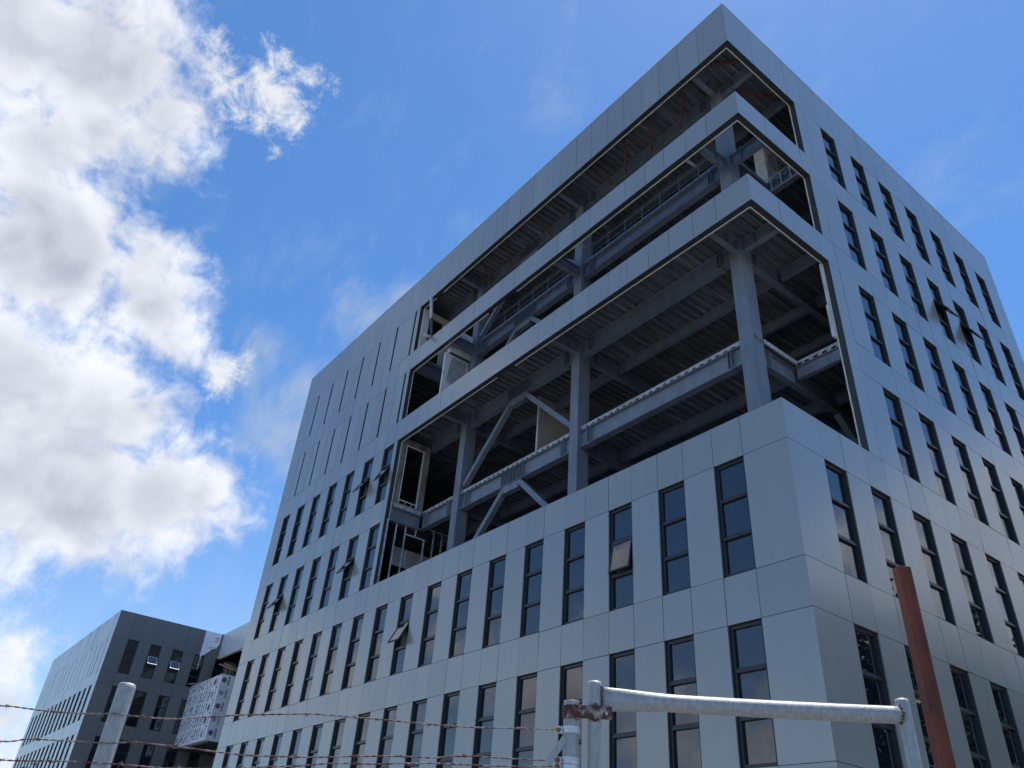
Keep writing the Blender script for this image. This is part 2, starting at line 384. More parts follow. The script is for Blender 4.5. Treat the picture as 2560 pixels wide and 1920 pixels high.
# ------------------------------------------------------------------ steel frame
FL = {'DE': 0.72, 'CD': 4.72, 'BC': 8.72, 'AB': 12.72, 'RF': 16.72}
COLX = [-1.84, -9.36, -16.75]
cb = []
for x in COLX + [-24.3, -31.8]:
    for y in (1.87, 9.6, 17.2):
        mb = MB()
        if y < 2 and x > -20:
            mb.box((x - 0.22, y - 0.27, 0.88), (x + 0.22, y + 0.27, 16.69))
            for f in ('CD', 'BC', 'AB'):            # weld seams and stiffener rings
                for zz in (FL[f] - 0.35, FL[f] - 0.95): mb.box((x - 0.224, y - 0.274, zz), (x + 0.224, y + 0.274, zz + 0.012))
        else: mb.box((x - 0.22, y - 0.27, -ZO + 0.03), (x + 0.22, y + 0.27, 16.69))
        part(main, 'steel_column', mb, M['steel'])
def girder(x0, x1, y, zt, d=0.69, w=0.28, apex=False, ends=True):
    mb = MB(); mb.ibeam_x(x0, x1, y, zt, d, w)
    if ends:
        for xs in (x0 + 0.42, x0 + 0.55, x1 - 0.42, x1 - 0.55):
            mb.box((xs - 0.008, y - w / 2 - 0.035 if xs in (x0 + 0.42, x1 - 0.42) else y - w / 2 + 0.004, zt - d - 0.01), (xs + 0.008, y + w / 2 - 0.004, zt + 0.012 if xs in (x0 + 0.42, x1 - 0.42) else zt - 0.03))
        for xs in (x0 + 0.49, x1 - 0.49):
            for kz in range(6): mb.box((xs - 0.018, y - 0.04, zt - 0.12 - kz * 0.09), (xs + 0.018, y - 0.008, zt - 0.085 - kz * 0.09))
            mb.box((xs - 0.1, y - w / 2 - 0.02, zt - d - 0.03), (xs + 0.12, y + w / 2, zt - d - 0.002))
    if apex:
        for k in range(8): mb.box((-13.70 + k * 0.188 - 0.006, y - w / 2 + 0.004, zt - d + 0.028), (-13.70 + k * 0.188 + 0.006, y + w / 2 - 0.004, zt - 0.028))
        mb.box((-13.5, y - 0.11, zt - d - 0.3), (-12.62, y + 0.11, zt - d - 0.002))
    part(main, 'steel_beam', mb, M['steel'])
def cross(y0, y1, x, zt, d=0.62, w=0.22):
    mb = MB(); mb.ibeam_y(y0, y1, x, zt, d, w)
    if y1 - y0 > 2:
        for ys in (y0 + 0.4, y0 + 0.5): mb.box((x - w / 2 + 0.004, ys - 0.008, zt - d + 0.03), (x + w / 2 + (0.03 if ys == y0 + 0.4 else -0.004), ys + 0.008, zt - 0.03))
    part(main, 'steel_beam', mb, M['steel'])
def second(x0, x1, y, zt, d=0.42, w=0.17):
    mb = MB(); mb.ibeam_x(x0, x1, y, zt, d, w, 0.02, 0.012); part(main, 'steel_beam', mb, M['steel'])
def stub(p, q, zt, d=0.5, w=0.2):
    mb = MB()
    if p[1] == q[1]:
        mb.ibeam_x(p[0], q[0], p[1], zt, d, w, 0.022)
        xs = p[0] + 0.42
        if q[0] - p[0] > 0.9: mb.box((xs, p[1] - w / 2 - 0.02, zt - d), (xs + 0.016, p[1] + w / 2, zt + 0.03))
    else:
        mb.ibeam_y(q[1], p[1], p[0], zt, d, w, 0.022)
        mb.box((p[0] - w / 2, p[1] - 0.43, zt - d), (p[0] + w / 2 + 0.02, p[1] - 0.415, zt + 0.03))
    part(main, 'steel_stub', mb, M['steel'])
GY = 1.82
for f in ('CD', 'BC', 'AB', 'RF'):
    z = FL[f]
    girder(COLX[1] + 0.22, COLX[0] - 0.22, GY, z); girder(COLX[2] + 0.22, COLX[1] - 0.22, GY, z, apex=True)
    girder(-19.62 if f in ('CD', 'AB') else -24.1, COLX[2] - 0.22, GY, z)
    for x in COLX: cross(2.14, 9.33, x, z); cross(9.87, 12.2, x, z)
    for y in ((3.86, 5.9, 7.9) if f != 'RF' else (3.86, 5.9, 7.9)):
        second(-24, -16.9, y, z); second(-16.6, -9.5, y, z); second(-9.22, -1.97, y, z)
        second(-1.7, -0.22, y, z, 0.45)
for f in ('BC', 'RF'):
    stub((COLX[0] + 0.22, GY), (-0.24, GY), FL[f])
    for x in COLX: stub((x, 1.6), (x, 0.24), FL[f])
stub((COLX[0] + 0.22, GY), (-0.24, GY), FL['AB'] + 0.06, 0.5)
for x in COLX: stub((x, 1.6), (x, 0.24), FL['AB'] - 0.08, 0.5)
mb = MB(); mb.ibeam_y(0.22, 1.7, -19.73, 4.66, 0.62, 0.2); part(main, 'steel_beam', mb, M['steel'])
mb = MB(); mb.ibeam_y(0.22, 1.7, -19.73, 12.66, 0.62, 0.2); part(main, 'steel_beam', mb, M['steel'])
# chevron braces between the second and third columns
for zf in (0.0, 4.0, 8.0, 12.0):
    for a, b in (((-13.44, 1.82, zf + 4.06), (-16.5, 1.82, zf + 1.14)), ((-12.66, 1.82, zf + 4.06), (-9.62, 1.82, zf + 1.14))):
        mb = MB(); mb.beam(a, b, 0.21, 0.21, (0, 1, 0)); part(main, 'steel_brace', mb, M['steel'])
# an inner brace seen through the corner bay
mb = MB(); mb.beam((-1.7, 9.3, 1.0), (-1.75, 5.9, 4.0), 0.2, 0.2, (1, 0, 0)); part(main, 'steel_brace', mb, M['steel'])

# ---- corrugated decks and slabs
def deck(x0, x1, y0, y1, z, name='metal_deck'):
    mb = MB(); p, h = 0.305, 0.085; x = x1
    while x > x0 + 0.02:
        xs = [x, x - 0.055, x - 0.08, x - 0.225, x - 0.25, x - p]; zs = [z, z, z + h, z + h, z, z]
        xs = [max(q, x0) for q in xs]
        for k in range(5):
            if xs[k] - xs[k + 1] > 1e-4: mb.quad([(xs[k], y0, zs[k]), (xs[k + 1], y0, zs[k + 1]), (xs[k + 1], y1, zs[k + 1]), (xs[k], y1, zs[k])])
        x -= p
    me = mb.mesh(name, M['deck'], zo=ZO, shift=tuple(main.location)); add(name, me, main)
def slab(x0, x1, y0, y1, z): 
    mb = MB(); mb.box((x0, y0, z + 0.09), (x1, y1, z + 0.16)); part(main, 'floor_slab', mb, M['slab'])
def slab_edge(x0, x1, y, z, m='concrete'):
    mb = MB(); p = 0.305; x = x1; t, h = z + 0.18, z + 0.095; a, b = y - 0.012, y + 0.02
    def piece(q): mb.hexa([(q[0], a, q[4]), (q[1], a, q[4]), (q[1], b, q[4]), (q[0], b, q[4]), (q[2], a, q[5]), (q[3], a, q[5]), (q[3], b, q[5]), (q[2], b, q[5])])
    piece((x0, x1, x0, x1, h, t))
    while x - p > x0:
        piece((x - 0.06, x, x - 0.08, x, z + 0.004, h)); piece((x - p, x - 0.245, x - p, x - 0.225, z + 0.004, h)); x -= p
    mb.m = 1; mb.box((x0, b + 0.001, z + 0.004), (x1, b + 0.006, h + 0.004)); part(main, 'slab_edge', mb, [M[m], M['void']])  # near-black strip at the back paints the shade inside the deck flutes
EXT = (-LL + 0.2, WW - 0.2)
for f in ('BC', 'RF'):
    deck(-27, -0.215, 0.215, 12.3, FL[f] + 0.002); slab(EXT[0], -0.215, 0.22, EXT[1], FL[f])
for f in ('CD', 'AB'):
    deck(-27, -19.66, 0.22, 12.3, FL[f] + 0.002); deck(-19.6, -1.6, 1.735, 12.3, FL[f] + 0.002); deck(-1.595, -0.215, 3.80, 12.3, FL[f] + 0.002)
    slab(-19.66, -1.6, 1.745, EXT[1], FL[f]); slab(EXT[0], -19.665, 0.22, EXT[1], FL[f]); slab(-1.598, -0.215, 3.81, EXT[1], FL[f])
    slab_edge(-19.6, -1.62, 1.735, FL[f], 'concrete' if f == 'CD' else 'steel'); slab_edge(-1.59, -0.23, 3.80, FL[f], 'concrete' if f == 'CD' else 'steel')
    mb = MB(); mb.box((-1.598, 2.14, FL[f] + 0.004), (-1.585, 3.76, FL[f] + 0.165)); part(main, 'slab_edge', mb, M['concrete' if f == 'CD' else 'steel']); mb = MB(); mb.box((-19.62, 0.23, FL[f] - 0.03), (-19.605, 1.64, FL[f] + 0.165)); part(main, 'slab_edge', mb, M['concrete' if f == 'CD' else 'steel'])
slab(EXT[0], -0.2, 0.2, EXT[1], FL['DE'])
mb = MB(); mb.box((EXT[0], 12.35, 0.9), (-0.2, 12.5, 16.7)); part(main, 'core_wall', mb, M['void'])  # near-black colour deepens the shade at the back of the open floors

# ---- guard rail on the upper slab edge, rusty kickers under the roof
mb = MB()
for z in (13.97, 13.56): mb.tube([(-16.4, 2.08, z), (-9.7, 2.08, z)], 0.02, 6); mb.tube([(-9.0, 2.08, z), (-2.15, 2.08, z)], 0.02, 6); mb.tube([(-1.55, 3.95, z), (-0.3, 3.95, z)], 0.02, 6)
for i in range(8): mb.tube([(-2.3 - i * 0.96, 2.08, 12.9), (-2.3 - i * 0.96, 2.08, 14.1)], 0.02, 6)
for i in range(7): mb.tube([(-9.8 - i * 1.05, 2.08, 12.9), (-9.8 - i * 1.05, 2.08, 14.1)], 0.02, 6)
for i in range(2): mb.tube([(-1.5 + i * 0.9, 3.95, 12.9), (-1.5 + i * 0.9, 3.95, 14.1)], 0.02, 6)
part(main, 'guard_rail', mb, M['railgrey'])
for x0, x1 in ((-2.55, -3.65), (-4.2, -5.15), (-5.65, -6.6), (-7.6, -7.4), (-11.3, -11.4), (-13.55, -14.3), (-15.4, -16.0)):
    mb = MB(); mb.beam((x0, 0.62, 16.68), (x1, 1.72, 16.14), 0.1, 0.014); mb.beam((x0, 0.62, 16.68), (x1, 1.72, 16.14), 0.014, 0.1); part(main, 'angle_brace', mb, M['rustbrace'])
for a, b in (((-1.46, 0.5, 16.62), (-0.4, 1.4, 16.62)), ((-1.24, 2.3, 16.5), (-0.42, 3.7, 16.5)), ((-7.3, 0.4, 16.62), (-7.0, 1.5, 16.6))):
    mb = MB(); mb.beam(a, b, 0.11, 0.014); mb.beam(a, b, 0.014, 0.11); part(main, 'angle_brace', mb, M['rustbrace'])

# ---- partitions glimpsed inside
def board(a, b, m, name='partition'):
    mb = MB(); mb.box(a, b); return part(main, name, mb, m)
# fourth-storey doorway in rough render at the far end of the tall opening
mb = MB(); x0, x1 = -19.80, -19.66
mb.box((x0, 0.215, 4.9), (x1, 0.47, 8.18)); mb.box((x0, 1.40, 4.9), (x1, 1.74, 8.2)); mb.box((x0, 0.47, 7.86), (x1, 1.40, 8.2)); mb.box((x0, 0.47, 4.9), (x1, 1.40, 4.96))
part(main, 'rendered_doorway', mb, M['mortar'])
mb = MB(); mb.box((x1, 0.455, 4.97), (x1 + 0.012, 0.49, 7.87)); mb.box((x1, 1.36, 4.97), (x1 + 0.012, 1.42, 7.87)); mb.box((x1, 0.49, 7.83), (x1 + 0.012, 1.36, 7.88)); mb.box((x1, 0.49, 5.1), (x1 + 0.01, 1.36, 5.14))
for y in (0.47, 0.78, 1.1): mb.box((x1, y, 4.97), (x1 + 0.01, y + 0.03, 5.1))
part(main, 'door_lining', mb, M['foam'])
board((-27.2, 0.25, 0.9), (-27.1, 12, 16.6), M['void'])  # near-black sheet added to end the far interior in painted shade
# zinc studs below
mb = MB()
for y, z0 in ((0.16, 1.0), (0.60, 1.0), (1.07, 1.0)): mb.box((-19.76, y - 0.02, z0), (-19.69, y + 0.03, 4.05))
mb.box((-19.76, 0.12, 4.05), (-19.69, 1.66, 4.09)); mb.box((-19.76, 1.57, 3.72), (-19.69, 1.62, 4.05))
part(main, 'wall_stud', mb, M['stud'])
mb = MB(); mb.box((-19.76, 1.1, 3.66), (-19.69, 2.1, 3.71)); mb.box((-19.76, 2.04, 1.0), (-19.69, 2.09, 3.66)); mb.box((-19.76, 2.1, 4.25), (-19.69, 3.4, 4.29))
for y in (2.54, 2.98): mb.box((-19.76, y - 0.02, 1.0), (-19.69, y + 0.02, 4.25))
part(main, 'stud_frame', mb, M['stud'])
mb = MB(); mb.box((-21.05, 1.26, 2.74), (-21.0, 3.6, 3.56)); mb.box((-21.05, 2.2, 0.9), (-21.0, 3.6, 2.74)); part(main, 'partition', mb, M['tan'])
mb = MB(); mb.box((-21.0, 1.3, 2.70), (-20.97, 2.25, 2.76)); mb.box((-21.0, 1.9, 2.8), (-20.985, 2.0, 3.5)); mb.box((-21.0, 2.62, 2.76), (-20.99, 2.66, 3.5)); part(main, 'joint_tape', mb, M['white'])
board((-21.05, 0.25, 0.9), (-19.95, 0.29, 3.2), M['tan'])
# top storey end wall with doorway
mb = MB(); mb.box((-19.85, 0.215, 12.95), (-19.72, 0.58, 16.05)); part(main, 'partition', mb, M['white'])
mb = MB(); mb.box((-19.85, 0.582, 15.63), (-19.72, 2.4, 15.98)); mb.box((-19.85, 1.45, 12.95), (-19.72, 2.4, 15.63)); part(main, 'partition', mb, M['tan'])
# white enclosure beside the third column, with grey filled patches
xw = -17.05
mb = MB(); mb.box((xw - 0.1, 0.3, 8.9), (xw, 1.62, 11.78)); part(main, 'partition', mb, M['white'])
mb = MB(); mb.box((xw - 0.1, 0.42, 11.8), (xw + 0.16, 1.66, 13.2)); part(main, 'partition', mb, M['white'])
mb = MB(); mb.box((xw - 0.08, 0.5, 11.775), (xw + 0.15, 1.64, 11.8)); part(main, 'shadow_gap', mb, M['trim'])
mb = MB()
for pg in ([(0.52, 10.3), (0.95, 10.05), (1.4, 10.25), (1.52, 10.9), (1.5, 11.7), (1.1, 11.62), (0.72, 11.68), (0.6, 11.2)], [(0.36, 9.0), (1.35, 9.0), (1.2, 9.7), (0.7, 9.95), (0.5, 9.6)]):
    n = len(pg); i0 = len(mb.v); mb.v += [(xw, y, z) for y, z in pg] + [(xw + 0.004, y, z) for y, z in pg]
    mb.f += [[i0 + n + k for k in range(n)]] + [[i0 + k, i0 + (k + 1) % n, i0 + n + (k + 1) % n, i0 + n + k] for k in range(n)]; mb.c += [1.0] * (n + 1); mb.mi += [0] * (n + 1)
part(main, 'filler_patch', mb, M['patch'])
# tan board seen beyond the brace on the fourth storey, and the inner room wall
mb = MB(); mb.box((-13.2, 3.0, 4.9), (-13.13, 4.75, 8.68)); part(main, 'partition', mb, M['tan'])
mb = MB(); mb.box((-13.21, 2.93, 4.9), (-13.125, 2.995, 8.68)); part(main, 'partition_edge', mb, M['white'])
board((-14.6, 4.1, 12.9), (-14.5, 7.5, 15.2), M['tan']); board((-15.6, 3.0, 8.9), (-15.5, 5.2, 11.6), M['tan']); 
mb = MB(); mb.tube([(-14.9, 3.4, 12.9), (-14.9, 3.4, 14.0), (-15.1, 3.4, 14.15)], 0.09, 8); part(main, 'duct_pipe', mb, M['pvc'], True)
# plastered riser behind the corner column
xr = -1.95
mb = MB(); mb.box((-2.4, 4.55, 12.9), (xr, 9.0, 16.3)); part(main, 'partition', mb, M['white'])
mb = MB()
for a, b, z0, z1 in ((4.75, 5.25, 14.9, 15.7), (5.4, 5.95, 14.7, 15.8), (6.05, 6.5, 14.9, 15.7), (6.6, 7.1, 14.9, 15.7), (4.8, 5.2, 13.3, 14.3)): mb.box((xr, a, z0), (xr + 0.004, b, z1))
part(main, 'filler_patch', mb, M['patch'])
mb = MB(); mb.box((-3.6, 2.5, 9.0), (-3.2, 2.9, 12.0)); part(main, 'partition', mb, M['white'])
mb = MB()
mb.tube([(-1.55, 3.74, 12.95), (-0.25, 3.74, 12.95)], 0.022, 6); mb.tube([(-1.55, 3.74, 12.32), (-0.25, 3.74, 12.32)], 0.022, 6)
for x in (-1.4, -1.0, -0.62): mb.box((x - 0.03, 3.72, 12.3), (x + 0.03, 3.75, 12.97))
part(main, 'stud_frame', mb, M['stud'])
mb = MB(); mb.box((-0.26, 3.6, 5.0), (-0.2, 3.79, 6.2)); mb.box((-0.24, 3.66, 6.2), (-0.2, 3.79, 7.9)); part(main, 'loose_board', mb, M['white'])
for x in (-7.4, -1.9):
    mb = MB(); mb.tube([(x - 0.6, 0.9, 12.32), (x - 0.6, 0.32, 12.26)], 0.055, 10); part(main, 'drain_outlet', mb, M['pvc'], True)

# ------------------------------------------------------------------ pipes left hanging in the top-storey opening
t = thing('plastic_pipe', (-18.9, 0.02, LV['Ab'] + ZO), 'tall white plastic pipe leaning in the top storey opening, upper end open', 'pipe')
mb = MB(); mb.tube([(-18.47, 0.0, 14.45), (-18.73, -0.03, 16.0)], 0.085, 14); part(t, 'pipe', mb, M['pvc'], True)
mb = MB(); mb.tube([(-18.24, 0.06, 13.15), (-18.48, 0.02, 14.55)], 0.075, 12); part(t, 'sleeve', mb, M['pvc_dark'], True)
mb = MB(); mb.tube([(-18.729, -0.03, 15.995), (-18.731, -0.03, 16.004)], 0.066, 14); part(t, 'bore', mb, M['bore'])
t = thing('plastic_pipe', (-18.2, -0.1, LV['Ab'] + ZO), 'short white plastic pipe poking out over the parapet of the top storey', 'pipe')
mb = MB(); mb.tube([(-18.18, 0.1, 13.16), (-18.22, -0.26, 13.1), (-18.25, -0.38, 13.14)], [0.085, 0.085, 0.11], 12); part(t, 'pipe', mb, M['pvc'], True)

# ------------------------------------------------------------------ second block down the street
XB, L2 = -68.4, 27.93
blk = thing('office_building', (XB - 14, 8, 0), 'smaller distant grey office block with darker end wall left of the main building', 'building')
def left2(u, d, z): return (XB - u, d, z)
def right2(u, d, z): return (XB - d, u, z)
T2 = LV['Ct'] + FA
rows2 = [(-ZO + 0.02, LV['Gb'], 's')]
for n, nn in zip('GFEDC', 'FEDC.'):
    rows2.append((LV[n + 'b'], LV[n + 't'], n)); rows2.append((LV[n + 't'], LV[nn + 'b'] if nn != '.' else T2, 's' + n))
us2 = [0.0]
for k in range(14): us2 += list(winspan(CW, PL, WL, k))
us2.append(L2)
CR2, PR2, WR2 = 1.39, 2.02, 0.96
us3 = [0.0]
for k in range(6): us3 += list(winspan(CR2, PR2, WR2, k))
us3.append(16.0)
def keep2(a, b, rn):
    k = round((a - CW) / PL); iswin = abs(a - (CW + k * PL)) < 1e-3 and 0 <= k < 14
    if iswin and rn == 'C': return [(a + 0.13, b)]
    if iswin and rn in 'DEFG': return []
    return [(a, b)]
def keep3(a, b, rn):
    k = round((a - CR2) / PR2); iswin = abs(a - (CR2 + k * PR2)) < 1e-3 and 0 <= k < 6
    if iswin and rn in 'CDEFG' and len(rn) == 1: return []
    if rn == 'sC' and b > 7.95: return [(a, min(b, 7.9))] if a < 7.9 else []
    return [(a, b)]
mb, bk = MB(), MB(); facade(mb, bk, left2, us2, rows2, keep2, jit=0.008); part(blk, 'street_cladding', mb, M['clad']); part(blk, 'street_wall', bk, M['back'])
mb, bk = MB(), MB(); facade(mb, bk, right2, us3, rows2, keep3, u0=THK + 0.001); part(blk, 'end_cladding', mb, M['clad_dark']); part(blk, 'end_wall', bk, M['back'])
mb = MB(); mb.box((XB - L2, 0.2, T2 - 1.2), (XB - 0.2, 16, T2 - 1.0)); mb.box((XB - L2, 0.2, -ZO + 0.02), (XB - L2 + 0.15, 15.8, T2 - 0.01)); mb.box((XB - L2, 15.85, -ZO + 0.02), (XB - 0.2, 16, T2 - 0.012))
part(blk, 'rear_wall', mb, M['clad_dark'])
# exposed membrane where end panels are missing, with a torn lower edge
mb = MB()
tear = [(7.9, 8.02), (8.0, 7.75), (8.12, 8.05), (8.35, 8.22), (8.7, 8.62), (9.0, 8.9), (9.25, 8.95), (9.42, 9.45), (9.45, T2 - 0.01)]
top = [(7.9, T2 - 0.01)] + [(y, T2 - 0.012) for y, z in tear[1:-1]] + [(9.45, T2 - 0.012)]
for (p, q, r, s_) in zip(tear[:-1], tear[1:], top[:-1], top[1:]):
    mb.hexa([(XB - 0.02, p[0], p[1]), (XB - 0.02, q[0], q[1]), (XB - 0.02, s_[0], s_[1]), (XB - 0.02, r[0], r[1]),
             (XB + 0.005, p[0], p[1]), (XB + 0.005, q[0], q[1]), (XB + 0.005, s_[0], s_[1]), (XB + 0.005, r[0], r[1])])
mb.m = 1
for y, z in ((9.0, 9.85), (8.75, 8.85)):
    for k in range(5): mb.box((XB + 0.006, y + random.uniform(-0.2, 0.2), z - k * 0.1), (XB + 0.009, y + random.uniform(0.2, 0.3), z - k * 0.1 + 0.05))
mem = part(blk, 'torn_membrane', mb, [M['wrap'], M['red']])
mb = MB()
for (p, q) in zip(tear[2:7], tear[3:8]): mb.hexa([(XB + 0.004, p[0], p[1] - 0.03), (XB + 0.09, q[0], q[1] - 0.12), (XB + 0.012, q[0], q[1] + 0.12), (XB + 0.008, p[0], p[1] + 0.1), (XB + 0.014, p[0], p[1] - 0.03), (XB + 0.1, q[0], q[1] - 0.12), (XB + 0.022, q[0], q[1] + 0.12), (XB + 0.018, p[0], p[1] + 0.1)])
mb.box((XB + 0.03, 7.97, 6.7), (XB + 0.045, 8.03, 7.9)); 
o = part(blk, 'loose_flap', mb, M['frame_white']); o.parent = mem
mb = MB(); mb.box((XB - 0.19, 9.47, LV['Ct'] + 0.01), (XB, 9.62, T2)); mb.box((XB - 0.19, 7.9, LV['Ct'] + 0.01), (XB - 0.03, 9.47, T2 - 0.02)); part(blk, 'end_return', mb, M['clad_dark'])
fr, pn, rl = window_meshes(WR2, HW)
WM['E'] = dict(w=WR2, frame=fr.mesh('window_frame', M['frame'], zo=0), pane=pn.mesh('pane', M['glass'], zo=0), pane_open=WM['R']['pane_open'], reveal=rl.mesh('reveal', M['trim'], zo=0), sf=WM['R']['sf'], sfw=WM['R']['sfw'], sg=WM['R']['sg'])
for rn in 'CDEF':
    for k in range(6):
        op = 35 if (rn == 'C' and k in (1, 2)) else 0
        put_window(blk, ((XB, CR2 + k * PR2 + WR2, LV[rn + 't'] + ZO), math.pi / 2, 'E', op), white=True)
for rn in 'DEF':
    for k in range(14):
        op = 34 if (rn == 'E' and k in (7, 10)) else 0
        put_window(blk, ((XB - (CW + k * PL), 0, LV[rn + 't'] + ZO), 0, 'L', op), white=True)
for k in range(14): add('window_slot', slot_me, blk, (-(CW + k * PL) + 14, -8, LV['Ct'] + ZO)).scale = (0.8, 1, 1)

# ------------------------------------------------------------------ linking wing between the two blocks
wing = thing('linking_wing', (-51, 12, 0), 'unfinished linking wing with a projecting box wrapped in printed white membrane', 'building')
mb = MB(); mb.box((XB + 0.004, 9.62, LV['Ct'] + 0.09), (-34.0, 9.8, T2 + 0.02)); part(wing, 'fascia', mb, M['pale_panel'])
mb = MB(); mb.box((XB + 0.01, 9.625, LV['Ct'] + 0.01), (-34.0, 9.9, LV['Ct'] + 0.085)); part(wing, 'fascia_trim', mb, M['foam'])
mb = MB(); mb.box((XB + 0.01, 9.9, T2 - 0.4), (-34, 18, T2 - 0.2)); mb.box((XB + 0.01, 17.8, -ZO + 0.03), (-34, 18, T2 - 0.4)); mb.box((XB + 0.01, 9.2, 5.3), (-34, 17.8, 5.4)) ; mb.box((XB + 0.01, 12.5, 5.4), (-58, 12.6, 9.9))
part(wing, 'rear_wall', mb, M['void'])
mb = MB(); mb.box((-62.5, 11.4, 7.1), (-59.8, 11.8, 7.75)); part(wing, 'inner_beam', mb, M['tan'])
BX0, BX1, BY = XB + 0.01, -60.6, 7.93
mb = MB(); mb.box((BX0, BY, 0.0), (BX1, 17.5, 5.18)); wrapmb = mb
mb = MB(); mb.box((BX0 + 0.2, BY + 0.4, -0.14), (BX1 - 0.2, 17.5, -0.002)); part(wing, 'box_underside', mb, M['trim'])
mb = MB(); mb.box((BX0, 11.5, -ZO + 0.03), (-34, 11.7, -0.15)); part(wing, 'lower_wall', mb, M['clad_dark'])
mb = MB()
for k in range(4): mb.box((-66.8 + k * 2.6, 11.48, -4.4), (-65.4 + k * 2.6, 11.499, -0.6))
part(wing, 'lower_opening', mb, M['void'])
# print on the membrane: rows of upright lettering strokes, star-shaped marks and red words
ink, red, fnt = MB(), MB(), MB()
def star(b, P, u, z, r):
    for k in range(8):
        a = k * math.pi / 4 + 0.2; c, s = math.cos(a), math.sin(a)
        b.quad([P(u + c * r * .12 - s * r * .1, z + s * r * .12 + c * r * .1), P(u + c * r * .12 + s * r * .1, z + s * r * .12 - c * r * .1),
                P(u + c * r * .8 + s * r * .2, z + s * r * .8 - c * r * .2), P(u + c * r, z + s * r), P(u + c * r * .8 - s * r * .2, z + s * r * .8 + c * r * .2)])
Pf = lambda u, z: (BX0 + u, BY - 0.004, z); Ps = lambda u, z: (BX1 + 0.004, BY + u, z)
rnd = random.Random(3)
for row in range(5):
    z0 = 0.25 + row * 1.03
    for col in range(12):
        u = 0.3 + col * 0.5; tgt = ink if rnd.random() < 0.8 else red; o_ = 0.0
        for k in range(9):
            zz = z0 - 0.06 + k * 0.102; w = rnd.choice((0.07, 0.09, 0.12, 0.26)); p_ = o_; o_ = max(-0.09, min(0.09, o_ + rnd.uniform(-0.08, 0.08)))
            (tgt if rnd.random() < 0.9 else fnt).quad([Pf(u + p_ - w / 2, zz), Pf(u + p_ + w / 2, zz), Pf(u + o_ + w / 2, zz + 0.1), Pf(u + o_ - w / 2, zz + 0.1)])
    star(ink if row % 3 else fnt, Pf, 6.55, z0 + 0.3, 0.34)
    ink.quad([Pf(7.05, z0 + 0.78), Pf(7.4, z0 + 0.78), Pf(7.4, z0 + 0.9), Pf(7.05, z0 + 0.9)])
    for k in range(6): red.quad([Pf(7.1, z0 + k * 0.12), Pf(7.33, z0 + k * 0.12 + 0.02), Pf(7.33, z0 + k * 0.12 + 0.09), Pf(7.1, z0 + k * 0.12 + 0.07)])
    star(fnt if row % 2 else ink, Ps, 0.32, z0 + 0.35, 0.24)
    for k in range(6): (red if row % 2 else ink).quad([Ps(0.62, z0 + k * 0.12), Ps(0.8, z0 + k * 0.12 + 0.02), Ps(0.8, z0 + k * 0.12 + 0.09), Ps(0.62, z0 + k * 0.12 + 0.07)])
for i, b in enumerate((ink, red, fnt)):
    n0 = len(wrapmb.v); wrapmb.v += b.v; wrapmb.f += [[n0 + k for k in f] for f in b.f]; wrapmb.c += b.c; wrapmb.mi += [i + 1] * len(b.f)
part(wing, 'wrapped_box', wrapmb, [M['wrap'], M['ink'], M['red'], M['faint']])
# scaffold planks lying on top of the box
def plank(label, pts):
    t = thing('scaffold_plank', (pts[0][0], pts[0][1], pts[0][2] + ZO), label, 'plank')
    for i, (a, b) in enumerate(zip(pts[::2], pts[1::2])):
        mb = MB(); mb.beam(a, b, 0.24, 0.06); part(t, 'board', mb, M['wood'])
    return t
t = plank('stack of rough scaffold planks propped above the wrapped box', [(-60.9, 7.6, 5.95), (-60.9, 9.6, 5.62), (-60.7, 7.9, 6.03), (-60.7, 9.3, 5.82), (-60.5, 8.2, 5.78), (-60.5, 9.7, 5.52)])
mb = MB()
for x, y in ((-61.0, 8.3), (-60.8, 8.6), (-60.9, 9.2)): mb.tube([(x, y, 5.18), (x, y, 5.75)], 0.03, 6)
part(t, 'prop', mb, M['wood'])
plank('single pale plank sticking out beside the darker end wall', [(-67.2, 7.3, 5.12), (-65.2, 8.9, 5.22)])

# ------------------------------------------------------------------ fence, gate and post in front of the camera
HD = Vector((-0.81175, 0.58400, 0)); SD = Vector((0.58400, 0.81175, 0))      # away from the street, along the fence
fence = thing('barbed_wire_fence', (5.9, -13.1, 0), 'barbed wire fence of three rusty strands on galvanised pipe posts', 'fence')
def fence_post(x, y, ztop, r, dome):
    mb = MB()
    e = 0.016 if dome else 0.0; p = [(x, y, 0), (x, y, 0.02), (x, y, ztop - e - 0.003), (x, y, ztop - e)]; rs = [r] * 4
    if dome: p += [(x, y, ztop - 0.006), (x, y, ztop - 0.001), (x, y, ztop)]; rs += [r * 0.97, r * 0.8, r * 0.35]
    mb.tube(p, rs, 24); return part(fence, 'fence_post', mb, M['galv'], True, 0)
o1 = fence_post(5.565 + HD.x * 0.04, -13.604 + HD.y * 0.04, 2.172, 0.03, True)
o2 = fence_post(6.497, -12.31, 2.226, 0.0275, False)
mb = MB(); mb.tube([(6.497, -12.31, 2.227), (6.497, -12.31, 2.2275)], 0.025, 20); o = part(fence, 'bore', mb, M['bore'], False, 0)
W1 = [(5.2, -14.11, 2.06), (5.336, -13.922, 2.058), (5.359, -13.891, 2.059), (5.443, -13.774, 2.053), (5.532, -13.65, 2.057), (5.567, -13.602, 2.064), (5.604, -13.55, 2.06), (5.685, -13.437, 2.061), (5.756, -13.338, 2.076), (5.819, -13.251, 2.091), (5.899, -13.139, 2.104), (5.964, -13.05, 2.113), (6.021, -12.97, 2.114), (6.087, -12.878, 2.114), (6.145, -12.798, 2.113), (6.219, -12.695, 2.111), (6.293, -12.592, 2.113), (6.375, -12.478, 2.12), (6.462, -12.357, 2.129)]
